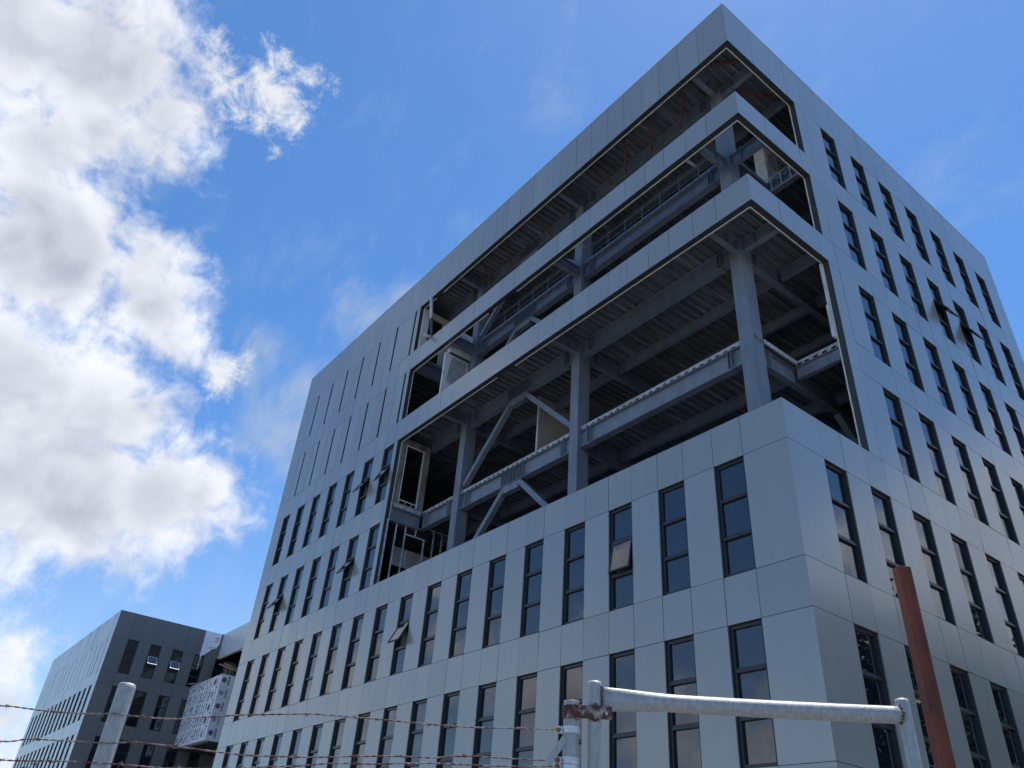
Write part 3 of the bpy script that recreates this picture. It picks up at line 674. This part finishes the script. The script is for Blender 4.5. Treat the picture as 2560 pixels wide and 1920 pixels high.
W2 = [(5.2, -14.11, 1.94), (5.365, -13.883, 1.947), (5.417, -13.81, 1.961), (5.48, -13.723, 1.965), (5.568, -13.6, 1.969), (5.621, -13.527, 1.977), (5.677, -13.449, 1.977), (5.733, -13.37, 1.974), (5.838, -13.224, 1.967), (5.902, -13.136, 1.97), (5.981, -13.026, 1.977), (6.075, -12.895, 1.992), (6.155, -12.785, 2.002), (6.219, -12.696, 2.006), (6.29, -12.596, 2.02), (6.371, -12.484, 2.023), (6.462, -12.357, 2.027)]
W3 = [(5.2, -14.11, 1.885), (5.379, -13.863, 1.892), (5.425, -13.799, 1.895), (5.494, -13.703, 1.903), (5.548, -13.627, 1.906), (5.627, -13.518, 1.908), (5.706, -13.409, 1.908), (5.814, -13.258, 1.92), (5.903, -13.134, 1.938), (5.953, -13.065, 1.946), (6.022, -12.968, 1.963), (6.109, -12.848, 1.972), (6.157, -12.782, 1.98), (6.236, -12.672, 1.99), (6.316, -12.56, 1.994), (6.396, -12.449, 2.001), (6.462, -12.357, 2.01)]
def catmull(P, step=0.006):
    P = [Vector(p) for p in P]; out = []
    for i in range(len(P) - 1):
        p0, p1, p2, p3 = P[max(i - 1, 0)], P[i], P[i + 1], P[min(i + 2, len(P) - 1)]
        n = max(2, int((p2 - p1).length / step))
        for k in range(n):
            t = k / n
            out.append(0.5 * ((2 * p1) + (p2 - p0) * t + (2 * p0 - 5 * p1 + 4 * p2 - p3) * t * t + (3 * p1 - p0 - 3 * p2 + p3) * t ** 3))
    return out + [P[-1]]
def wire(P, barbs, seed):
    path = catmull(P); rr = random.Random(seed); mb = MB(); ph = rr.random() * 6; s = 0; A, B = [], []
    for i, p in enumerate(path):
        if i: s += (path[i] - path[i - 1]).length
        t = (path[min(i + 1, len(path) - 1)] - path[max(i - 1, 0)]).normalized(); u = t.cross(Vector((0, 0, 1))).normalized(); w = u.cross(t)
        a = ph + s * 2 * math.pi / 0.052; off = u * math.cos(a) + w * math.sin(a)
        A.append(p + off * 0.0015); B.append(p - off * 0.0015)
    mb.tube(A, 0.00145, 6); mb.tube(B, 0.00145, 6)
    for f in barbs:
        i = int(f * (len(path) - 2)); p = path[i]; t = (path[i + 1] - path[i]).normalized(); u = t.cross(Vector((0, 0, 1))).normalized(); w = u.cross(t)
        coil = [p + t * (k * 0.0011 - 0.006) + (u * math.cos(k * 1.1) + w * math.sin(k * 1.1)) * 0.0042 for k in range(12)]
        mb.tube(coil, 0.0014, 5)
        for k in range(4):
            a = rr.uniform(0, 6.28); d = (u * math.cos(a) + w * math.sin(a) + t * rr.uniform(-0.9, 0.9)).normalized()
            q = p + t * rr.uniform(-0.006, 0.006); mb.tube([q - d * 0.004, q + d * rr.uniform(0.013, 0.02)], [0.0014, 0.0005], 5)
    part(fence, 'barbed_wire', mb, M['wire'], True, 0)
wire(W1, (0.12, 0.2, 0.27, 0.34, 0.45, 0.53, 0.60, 0.68, 0.715, 0.80, 0.83, 0.95), 1)
wire(W2, (0.13, 0.19, 0.27, 0.34, 0.41, 0.52, 0.6, 0.69, 0.76, 0.86, 0.93), 2)
wire(W3, (0.14, 0.22, 0.33, 0.42, 0.50, 0.60, 0.7, 0.745, 0.85, 0.89, 0.96), 4)
def ring(c, r, h, mt=M['galvplate'], name='clamp_band'):
    mb = MB(); n = 28; cx, cy, cz = c
    for j in range(n):
        a, b = 2 * math.pi * j / n, 2 * math.pi * (j + 1) / n
        q = []
        for z in (cz - h / 2, cz + h / 2):
            q += [(cx + math.cos(a) * r, cy + math.sin(a) * r, z), (cx + math.cos(b) * r, cy + math.sin(b) * r, z), (cx + math.cos(b) * (r - .003), cy + math.sin(b) * (r - .003), z), (cx + math.cos(a) * (r - .003), cy + math.sin(a) * (r - .003), z)]
        mb.hexa(q)
    # flat ears reaching along the fence towards the wires
    e0 = Vector((cx, cy, cz)) - SD * (r - 0.004); e1 = e0 - SD * 0.026
    for o in (-0.004, 0.004):
        mb.beam(e0 + HD * o, e1 + HD * o, 0.003, h)
    part(fence, name, mb, mt, False, 0)
    mb = MB(); k = e0 - SD * 0.018 - HD * 0.006
    mb.tube([k, k - HD * 0.004, k - HD * 0.008, k - HD * 0.0095], [0.0095, 0.0092, 0.006, 0.001], 14); mb.tube([k, k + HD * 0.02], 0.0035, 8)
    part(fence, 'carriage_bolt', mb, M['bolt'], True, 0)
pc = (6.497, -12.31)
ring((*pc, 2.128), 0.0315, 0.023); ring((*pc, 2.03), 0.0315, 0.022); ring((*pc, 2.008), 0.0312, 0.018)
mb = MB(); a = Vector((*pc, 2.10)) - SD * 0.02 - HD * 0.02; mb.beam(a, a - SD * 0.06 - Vector((0, 0, 0.085)), 0.024, 0.003, (-HD.x, -HD.y, 0.0)); part(fence, 'wire_arm', mb, M['galv'], False, 0)

gate = thing('gate_frame', (6.86, -11.79, 0), 'galvanised pipe gate frame with a thick top rail flattened at its left end', 'gate')
mb = MB(); gx, gy = 6.545, -12.243
mb.tube([(gx, gy, 0.1), (gx, gy, 2.288), (gx, gy, 2.3)], [0.0245, 0.0245, 0.023], 24); part(gate, 'upright', mb, M['galv'], True, 0)
hx, hy = 7.203, -11.327
mb = MB(); mb.tube([(hx, hy, 0.1), (hx, hy, 2.315), (hx, hy, 2.327)], [0.0245, 0.0245, 0.022], 24); part(gate, 'upright', mb, M['galv'], True, 0)
a = Vector((gx, gy, 2.243)) + SD * 0.022; b = Vector((hx, hy, 2.271)) - SD * 0.012
path, rs = [], []
for k in range(33):
    t = k / 32; f = max(0, 1 - t / 0.26); f = f * f * (3 - 2 * f)
    path.append(a.lerp(b, t) - Vector((0, 0, 0.004 * math.sin(math.pi * t)))); rs.append((0.030 - 0.016 * f, 0.030 + 0.011 * f))
mb = MB(); mb.tube(path, rs, 28); part(gate, 'top_rail', mb, M['galv'], True, 0)
def weld(name, pts, r, seed, par=gate, mt=None):
    rr = random.Random(seed); mb = MB()
    for (p, q) in zip(pts[:-1], pts[1:]):
        p = Vector(p); q = Vector(q); n = 5
        path = [p.lerp(q, k / n) + Vector((rr.uniform(-1, 1), rr.uniform(-1, 1), rr.uniform(-1, 1))) * r * 0.5 for k in range(n + 1)]
        mb.tube(path, [r * rr.uniform(0.6, 1.25) for _ in path], 8)
    part(par, name, mb, mt or M['weld'], True, 0)
c = Vector((gx, gy, 2.243)) + SD * 0.0235
weld('weld', [c - HD * 0.009 + Vector((0, 0, 0.04)), c - HD * 0.014 + Vector((0, 0, 0.015)), c - HD * 0.014 - Vector((0, 0, 0.012)), c - HD * 0.010 - Vector((0, 0, 0.04))], 0.0055, 5)
c = b + Vector((0, 0, 0)) - SD * 0.009
weld('weld', [c + Vector((0, 0, 0.029)) - HD * 0.008, c + Vector((0, 0, 0.02)) - HD * 0.024 + SD * 0.004, c - HD * 0.03 + SD * 0.004, c - Vector((0, 0, 0.02)) - HD * 0.024, c - Vector((0, 0, 0.031)) - HD * 0.008], 0.0048, 8)
# latch plate welded across the fence post and the gate upright
lt = thing('latch_plate', (6.54, -12.25, 2.18), 'rusty flat steel latch plate welded across post and gate upright', 'latch')
c0 = Vector((6.497, -12.31, 2.186)) - SD * 0.029 - HD * 0.022; c1 = Vector((gx, gy, 2.189)) + SD * 0.058 - HD * 0.0305; hc = c1 - SD * 0.018
mb = MB(); n = 12
pa = [c0 + HD * 0.02 - SD * 0.001, c0 + HD * 0.004 + SD * 0.0005, c0 - HD * 0.006 + SD * 0.008, c0 - HD * 0.009 + SD * 0.02, hc - SD * 0.012 - Vector((0, 0, 0)), ]
def strip(p, q, h0, h1): mb.beam(p, q, 0.0045, h1 - h0, (0, 0, 1))
for p, q in zip(pa[:-1], pa[1:]): mb.beam(p, q, 0.0045, 0.042)
# plate end with a square bolt hole
z0 = Vector((0, 0, 1)); s0, s1 = hc - SD * 0.012, c1
mb.beam(s0 + z0 * 0.01375, s1 + z0 * 0.01375, 0.0045, 0.0145); mb.beam(s0 - z0 * 0.01375, s1 - z0 * 0.01375, 0.0045, 0.0145)
mb.beam(s0, s0 + SD * 0.006, 0.0045, 0.013); mb.beam(hc + SD * 0.004, s1, 0.0045, 0.013)
mb.beam(pa[2] + z0 * 0.021, c1 + z0 * 0.021 , 0.006, 0.0025)
part(lt, 'plate', mb, M['latch'], False, 0)
weld('weld', [pa[3] + z0 * 0.021 + HD * 0.006, pa[3] + SD * 0.012 + z0 * 0.024 + HD * 0.008, pa[3] + SD * 0.03 + z0 * 0.022 + HD * 0.006], 0.0042, 11, lt)
q = Vector((gx, gy, 2.189)) - HD * 0.026
weld('weld', [q - SD * 0.014 + z0 * 0.02, q - SD * 0.004 + z0 * 0.028, q + SD * 0.006 + z0 * 0.028, q + SD * 0.014 + z0 * 0.02], 0.004, 12, lt)
weld('weld', [q - SD * 0.013 - z0 * 0.022, q - z0 * 0.027, q + SD * 0.013 - z0 * 0.022], 0.0032, 13, lt, M['latch'])
weld('weld', [pa[3] - z0 * 0.021 + HD * 0.006, pa[3] + SD * 0.012 - z0 * 0.024 + HD * 0.008, pa[3] + SD * 0.03 - z0 * 0.022 + HD * 0.006], 0.0035, 14, lt, M['latch'])

# red-primed square post
post = thing('steel_post', (7.095, -10.875, 0), 'tall square steel post in rust red primer behind the gate frame', 'post')
def post_geo(hs, zt):
    mb = MB(); d = 0.004; hs2 = hs
    ang = math.atan2(SD.y, SD.x) + R(45 + 4); pr = []
    for k in range(4):
        for e in (-0.22, 0.22):
            a_ = ang + k * math.pi / 2 + e * 0.35; pr.append((math.cos(a_) * hs * (1.0), math.sin(a_) * hs * (1.0)))
    n = len(pr)
    i0 = len(mb.v)
    for z in (0.0, zt - 0.003, zt):
        sc = 1.0 if z < zt else 0.96
        mb.v += [(7.095 + x * sc, -10.875 + y * sc, z) for x, y in pr]
    for l in range(2):
        for j in range(n): mb.f.append([i0 + l * n + j, i0 + l * n + (j + 1) % n, i0 + (l + 1) * n + (j + 1) % n, i0 + (l + 1) * n + j]); mb.c.append(1.0); mb.mi.append(0)
    mb.f.append([i0 + 2 * n + j for j in range(n)]); mb.c.append(1.0); mb.mi.append(0)
    return mb
part(post, 'shaft', post_geo(0.0385, 2.985), M['primer'], False, 0)
mb = MB(); rr = random.Random(5)
ca = math.atan2(SD.y, SD.x) + R(49)
for k in range(34):
    fc = rr.choice((-1, 1)); t = rr.uniform(0.1, 0.9)
    corners = [(math.cos(ca + j * math.pi / 2) * 0.0385, math.sin(ca + j * math.pi / 2) * 0.0385) for j in range(4)]
    near = min(range(4), key=lambda j: corners[j][0] * HD.x + corners[j][1] * HD.y)
    p0, p1 = corners[near], corners[(near + fc) % 4]
    x = p0[0] + (p1[0] - p0[0]) * t; y = p0[1] + (p1[1] - p0[1]) * t; nrm = Vector((p0[0] + p1[0], p0[1] + p1[1], 0)).normalized()
    z = rr.uniform(2.2, 2.95); r_ = rr.choice((0.0009, 0.0012, 0.0016, 0.003))
    p = Vector((7.095 + x, -10.875 + y, z)) + nrm * 0.0002; mb.tube([p - nrm * 0.002, p + nrm * 0.0006], [r_, r_ * 0.6], 7)
part(post, 'paint_speck', mb, M['speck'], False, 0, kind='stuff')

# ------------------------------------------------------------------ trees across the lane (seen as reflections)
def tree_meshes(seed, h, rad, nl, lm):
    rr = random.Random(seed); tb, cb_ = MB(), MB()
    tips = []
    def limb(p, d, ln, r, lv):
        pts = [p]; rs = [r]; q = p.copy(); dd = d.copy(); n = 5
        for k in range(n):
            dd = (dd + Vector((rr.uniform(-.22, .22), rr.uniform(-.22, .22), rr.uniform(-.05, .16)))).normalized(); q = q + dd * ln / n; pts.append(q.copy()); rs.append(r * (1 - 0.6 * (k + 1) / n))
            if lv < 3 and k >= (1 if lv else 2):
                for _ in range(2 if lv < 2 else 1):
                    a = rr.uniform(0, 6.28); nd = (dd * 0.55 + Vector((math.cos(a), math.sin(a), rr.uniform(-0.1, 0.6))) * 0.8).normalized()
                    limb(q, nd, ln * rr.uniform(0.45, 0.65), rs[-1] * 0.6, lv + 1)
            if lv >= 2: tips.append(q.copy())
        tb.tube(pts, rs, 7 if lv < 2 else 4)
    limb(Vector((0, 0, 0)), Vector((0, 0, 1)), h * 0.62, h * 0.022, 0)
    for _ in range(nl):
        c = rr.choice(tips); p = c + Vector((rr.gauss(0, .32), rr.gauss(0, .32), rr.gauss(0, .28)))
        a = Vector((rr.uniform(-1, 1), rr.uniform(-1, 1), rr.uniform(-.7, .4))).normalized(); b = a.cross(Vector((rr.uniform(-1, 1), rr.uniform(-1, 1), rr.uniform(-1, 1)))).normalized()
        l, w = rr.uniform(.2, .38), rr.uniform(.07, .13)
        cb_.quad([p, p + a * l * .5 + b * w, p + a * l, p + a * l * .5 - b * w])
    return tb.mesh('trunk', M['bark'], True, 0), cb_.mesh('crown', lm, False, 0)
ta = tree_meshes(1, 13.0, 3, 20000, M['leaf']); tb_ = tree_meshes(2, 11.5, 3, 18000, M['leaf2'])
spots = [(10.5, 13.0, 0.3, 0.88, ta, 'bushy green tree, nearest of the trees across the lane facing the side windows'), (12.3, 19.5, 1.9, 1.1, tb_, 'dark leafy tree standing second along the lane opposite the side windows'),
         (12.0, 26.0, 3.6, 1.15, ta, 'tall green tree, third along the lane opposite the side windows'), (13.5, 33.0, 5.0, 1.2, tb_, 'dark tree, fourth along the lane opposite the side windows'),
         (13.0, 41.0, 2.5, 1.25, ta, 'spreading green tree, fifth along the lane opposite the side windows'), (15.0, 50.0, 0.9, 1.3, tb_, 'dark tree, farthest along the lane opposite the side windows')]
for x, y, rz, s, tm, lab in spots:
    t = thing('leafy_tree', (x, y, 0), lab, 'tree', 'trees across the lane'); t.rotation_euler = (0, 0, rz); t.scale = (s, s, s)
    add('trunk', tm[0], t); add('crown', tm[1], t)

# ------------------------------------------------------------------ ground
mb = MB(); mb.quad([(-900, -900, 0), (900, -900, 0), (900, 900, 0), (-900, 900, 0)])
g = add('ground', mb.mesh('ground', M['soil'], zo=0), kind='structure'); g['label'] = 'bare pale soil around the building site'; g['category'] = 'ground'

# ------------------------------------------------------------------ camera
cam = bpy.data.cameras.new('camera'); co = bpy.data.objects.new('camera', cam); C.objects.link(co)
co.location = CAM; co.rotation_euler = EUL; cam.sensor_width = 36; cam.lens = 27.24206; cam.clip_start = 0.05; cam.clip_end = 4000
bpy.context.scene.camera = co

# ------------------------------------------------------------------ sky, clouds and sun
SUN_EL, SUN_AZ = R(73), R(342)                # azimuth clockwise from +Y
sdir = Vector((math.sin(SUN_AZ) * math.cos(SUN_EL), math.cos(SUN_AZ) * math.cos(SUN_EL), math.sin(SUN_EL)))
sun = bpy.data.lights.new('sun', 'SUN'); so = bpy.data.objects.new('sun', sun); C.objects.link(so)
sun.energy = 4.0; sun.angle = R(0.53); sun.color = (1.0, 0.95, 0.88)
so.rotation_euler = (-sdir).to_track_quat('-Z', 'Y').to_euler(); so.location = (0, -20, 60)
w = bpy.data.worlds.new('World'); bpy.context.scene.world = w; w.use_nodes = True
nt = w.node_tree; nt.nodes.clear()
def n_(t, **kw):
    n = nt.nodes.new(t)
    for k, v in kw.items():
        if k in n.inputs: n.inputs[k].default_value = v
        else: setattr(n, k, v)
    return n
def ln(a, b): nt.links.new(a, b)
def mth(op, a, b=None, c=None, clamp=False):
    n = nt.nodes.new('ShaderNodeMath'); n.operation = op; n.use_clamp = clamp
    for i, x in enumerate((a, b, c)):
        if x is None: continue
        if isinstance(x, (int, float)): n.inputs[i].default_value = x
        else: ln(x, n.inputs[i])
    return n.outputs[0]
def smooth(x, lo, hi, a=0.0, b=1.0):
    n = n_('ShaderNodeMapRange', interpolation_type='SMOOTHSTEP'); n.inputs[1].default_value = lo; n.inputs[2].default_value = hi; n.inputs[3].default_value = a; n.inputs[4].default_value = b
    ln(x, n.inputs[0]); return n.outputs[0]
tc = n_('ShaderNodeTexCoord'); nv = n_('ShaderNodeVectorMath', operation='NORMALIZE'); ln(tc.outputs['Generated'], nv.inputs[0]); D = nv.outputs[0]
sky = n_('ShaderNodeTexSky', sky_type='NISHITA'); sky.sun_disc = False; sky.sun_elevation = SUN_EL; sky.sun_rotation = SUN_AZ
sky.altitude = 1500; sky.air_density = 1.0; sky.dust_density = 0.4; sky.ozone_density = 3.0
def offs(v):
    n = n_('ShaderNodeVectorMath', operation='ADD'); ln(D, n.inputs[0]); n.inputs[1].default_value = v; return n.outputs[0]
def noise(vec, scale, detail=10, rough=0.58, dist=0.0):
    n = n_('ShaderNodeTexNoise', Scale=scale, Detail=detail, Roughness=rough, Distortion=dist); ln(vec, n.inputs['Vector']); return n.outputs['Fac']
BL = [(-0.69, -0.15, 0.709, 0.099), (-0.693, -0.101, 0.714, 0.096), (-0.685, -0.05, 0.727, 0.079), (-0.643, -0.044, 0.765, 0.036), (-0.705, -0.007, 0.709, 0.073), (-0.739, -0.05, 0.671, 0.062), (-0.766, -0.081, 0.638, 0.069), (-0.705, 0.025, 0.709, 0.039), (-0.676, -0.007, 0.737, 0.034), (-0.804, -0.068, 0.591, 0.069), (-0.82, -0.024, 0.572, 0.098), (-0.813, 0.036, 0.581, 0.062), (-0.791, 0.047, 0.61, 0.031), (-0.837, 0.069, 0.543, 0.058), (-0.847, 0.107, 0.521, 0.032), (-0.854, 0.01, 0.52, 0.064), (-0.833, -0.074, 0.548, 0.081), (-0.907, -0.0, 0.422, 0.107), (-0.896, 0.062, 0.44, 0.082), (-0.895, 0.109, 0.433, 0.067), (-0.892, 0.157, 0.424, 0.041), (-0.931, 0.069, 0.359, 0.109), (-0.915, 0.158, 0.37, 0.076), (-0.901, 0.206, 0.383, 0.05), (-0.894, 0.246, 0.373, 0.028), (-0.946, 0.109, 0.305, 0.054), (-0.956, 0.06, 0.288, 0.044), (-0.916, 0.215, 0.339, 0.027), (-0.979, 0.091, 0.18, 0.034), (-0.976, 0.117, 0.181, 0.023), (-0.986, 0.113, 0.126, 0.04), (-0.983, 0.143, 0.116, 0.03), (-0.987, 0.132, 0.088, 0.04)]
# cumulus behind the street side and beyond the lane, mirrored in the panes
BL += [(-0.655, -0.50, 0.565, 0.06), (-0.69, -0.44, 0.57, 0.06), (0.43, 0.83, 0.33, 0.075), (0.36, 0.86, 0.34, 0.085), (0.30, 0.87, 0.37, 0.085), (0.25, 0.89, 0.38, 0.09), (0.45, 0.83, 0.25, 0.1), (0.36, 0.88, 0.25, 0.1), (0.19, 0.92, 0.34, 0.11), (-0.57, -0.80, 0.17, 0.055), (-0.66, -0.73, 0.18, 0.06), (-0.70, -0.66, 0.26, 0.035), (-0.74, -0.64, 0.2, 0.06), (-0.80, -0.55, 0.25, 0.045), (-0.86, -0.45, 0.18, 0.07), (-0.80, -0.48, 0.34, 0.03), (-0.92, -0.33, 0.2, 0.08)]
WI = [(-0.628, 0.087, 0.773, 0.033), (-0.615, 0.109, 0.781, 0.022), (-0.642, 0.112, 0.759, 0.027), (-0.65, 0.071, 0.756, 0.022), (-0.655, 0.035, 0.754, 0.026), (-0.676, 0.069, 0.733, 0.018), (-0.843, 0.178, 0.508, 0.026), (-0.835, 0.172, 0.522, 0.018), (-0.632, 0.014, 0.775, 0.017), (-0.669, 0.084, 0.739, 0.018), (-0.684, 0.121, 0.719, 0.009)]
def blobs(lst, k):
    out = None
    for (x, y, z, r) in lst:
        d = n_('ShaderNodeVectorMath', operation='DISTANCE'); v = Vector((x, y, z)).normalized(); ln(D, d.inputs[0]); d.inputs[1].default_value = v
        f = mth('MULTIPLY_ADD', d.outputs['Value'], -1.0 / k, r / k)            # >0 inside, in units of k
        out = f if out is None else mth('SMOOTH_MAX', out, f, 0.25)
    return out
big = noise(D, 9.0, 12, 0.6, 0.25)
bigs = noise(offs(sdir * 0.022), 9.0, 12, 0.6, 0.25)
bg2 = noise(D, 9.0, 4, 0.5, 0.2); bg2s = noise(offs(sdir * 0.03), 9.0, 4, 0.5, 0.2)
mid = noise(D, 26.0, 10, 0.62, 0.4)
shape = mth('MINIMUM', blobs(BL, 0.06), 1.2)
dens = mth('ADD', shape, mth('MULTIPLY_ADD', big, 3.0, -1.5)); dens = mth('ADD', dens, mth('MULTIPLY_ADD', mid, 2.2, -1.1))
alpha = smooth(dens, -0.45, 0.85)
lit = mth('MULTIPLY_ADD', mth('SUBTRACT', bg2, bg2s), 5.0, 0.5)
wn = noise(D, 24.0, 12, 0.7, 0.35)
wsh = mth('MINIMUM', blobs([(x, y, z, r * 1.35) for x, y, z, r in WI], 0.03), 0.75)
wd = mth('ADD', wsh, mth('MULTIPLY_ADD', wn, 5.0, -2.7)); walpha = smooth(wd, -0.2, 1.2, 0, 0.92)
# thin high veil
veil_n = n_('ShaderNodeMapping'); veil_n.inputs['Scale'].default_value = (2.6, 6.0, 3.4); veil_n.inputs['Rotation'].default_value = (0.4, 0.2, 0.9); ln(D, veil_n.inputs[0])
vn = noise(veil_n.outputs[0], 2.6, 12, 0.66, 0.35)
vsh = mth('MINIMUM', blobs([(-0.752, 0.273, 0.6, 0.05), (-0.93, 0.16, 0.33, 0.09), (-0.02, 0.88, 0.47, 0.05), (-0.735, 0.30, 0.61, 0.04), (-0.70, 0.33, 0.63, 0.04), (-0.45, 0.55, 0.69, 0.05), (-0.1, 0.85, 0.5, 0.08), (-0.83, 0.284, 0.48, 0.09), (-0.80, 0.2, 0.52, 0.06)], 0.08), 0.5)
vd = mth('ADD', vsh, mth('MULTIPLY_ADD', vn, 2.6, -1.5)); valpha = smooth(vd, -0.3, 0.95, 0, 0.75)
sx = n_('ShaderNodeSeparateXYZ'); ln(D, sx.inputs[0])
low = smooth(sx.outputs['Z'], 0.5, 0.06, 0.0, 0.5)
lowv = mth('MULTIPLY', low, smooth(vn, 0.3, 0.7, 0.4, 1.0)); streak = smooth(vn, 0.5, 0.8, 0.0, 0.22); valpha = mth('MAXIMUM', mth('MAXIMUM', valpha, streak), lowv)
soft = mth('ADD', shape, mth('MULTIPLY_ADD', bg2, 3.0, -1.5)); core = smooth(soft, 0.2, 1.6)
bright = mth('MULTIPLY_ADD', core, -0.21, 0.69); bright = mth('MULTIPLY', bright, smooth(lit, 0.0, 1.0, 0.87, 1.09))
ccol = n_('ShaderNodeMix', data_type='RGBA'); ccol.inputs[6].default_value = (0.76, 0.82, 1.0, 1); ccol.inputs[7].default_value = (0.93, 0.96, 1.05, 1)
ln(smooth(bright, 0.36, 0.66), ccol.inputs[0])
SKY = 0.142
skb = n_('ShaderNodeBackground', Strength=SKY)
hs = n_('ShaderNodeHueSaturation', Saturation=1.2, Value=1.0); ln(sky.outputs[0], hs.inputs['Color']); ln(hs.outputs[0], skb.inputs['Color'])
clb = n_('ShaderNodeBackground'); ln(ccol.outputs[2], clb.inputs['Color']); ln(bright, clb.inputs['Strength'])
wib = n_('ShaderNodeBackground', Strength=0.66); wib.inputs['Color'].default_value = (0.95, 0.97, 1.0, 1)
veb = n_('ShaderNodeBackground', Strength=0.5); veb.inputs['Color'].default_value = (0.72, 0.84, 1.0, 1)
m0 = n_('ShaderNodeMixShader'); ln(valpha, m0.inputs[0]); ln(skb.outputs[0], m0.inputs[1]); ln(veb.outputs[0], m0.inputs[2])
m1 = n_('ShaderNodeMixShader'); ln(walpha, m1.inputs[0]); ln(m0.outputs[0], m1.inputs[1]); ln(wib.outputs[0], m1.inputs[2])
m2 = n_('ShaderNodeMixShader'); ln(alpha, m2.inputs[0]); ln(m1.outputs[0], m2.inputs[1]); ln(clb.outputs[0], m2.inputs[2])
wo = n_('ShaderNodeOutputWorld'); ln(m2.outputs[0], wo.inputs['Surface'])

sc = bpy.context.scene
sc.view_settings.view_transform = 'Standard'; sc.view_settings.look = 'None'; sc.view_settings.exposure = 0.5; sc.view_settings.gamma = 1.0
sc.cycles.sample_clamp_indirect = 3.0; sc.cycles.caustics_reflective = False; sc.cycles.caustics_refractive = False
sc.cycles.max_bounces = 8; sc.cycles.diffuse_bounces = 4; sc.cycles.glossy_bounces = 4
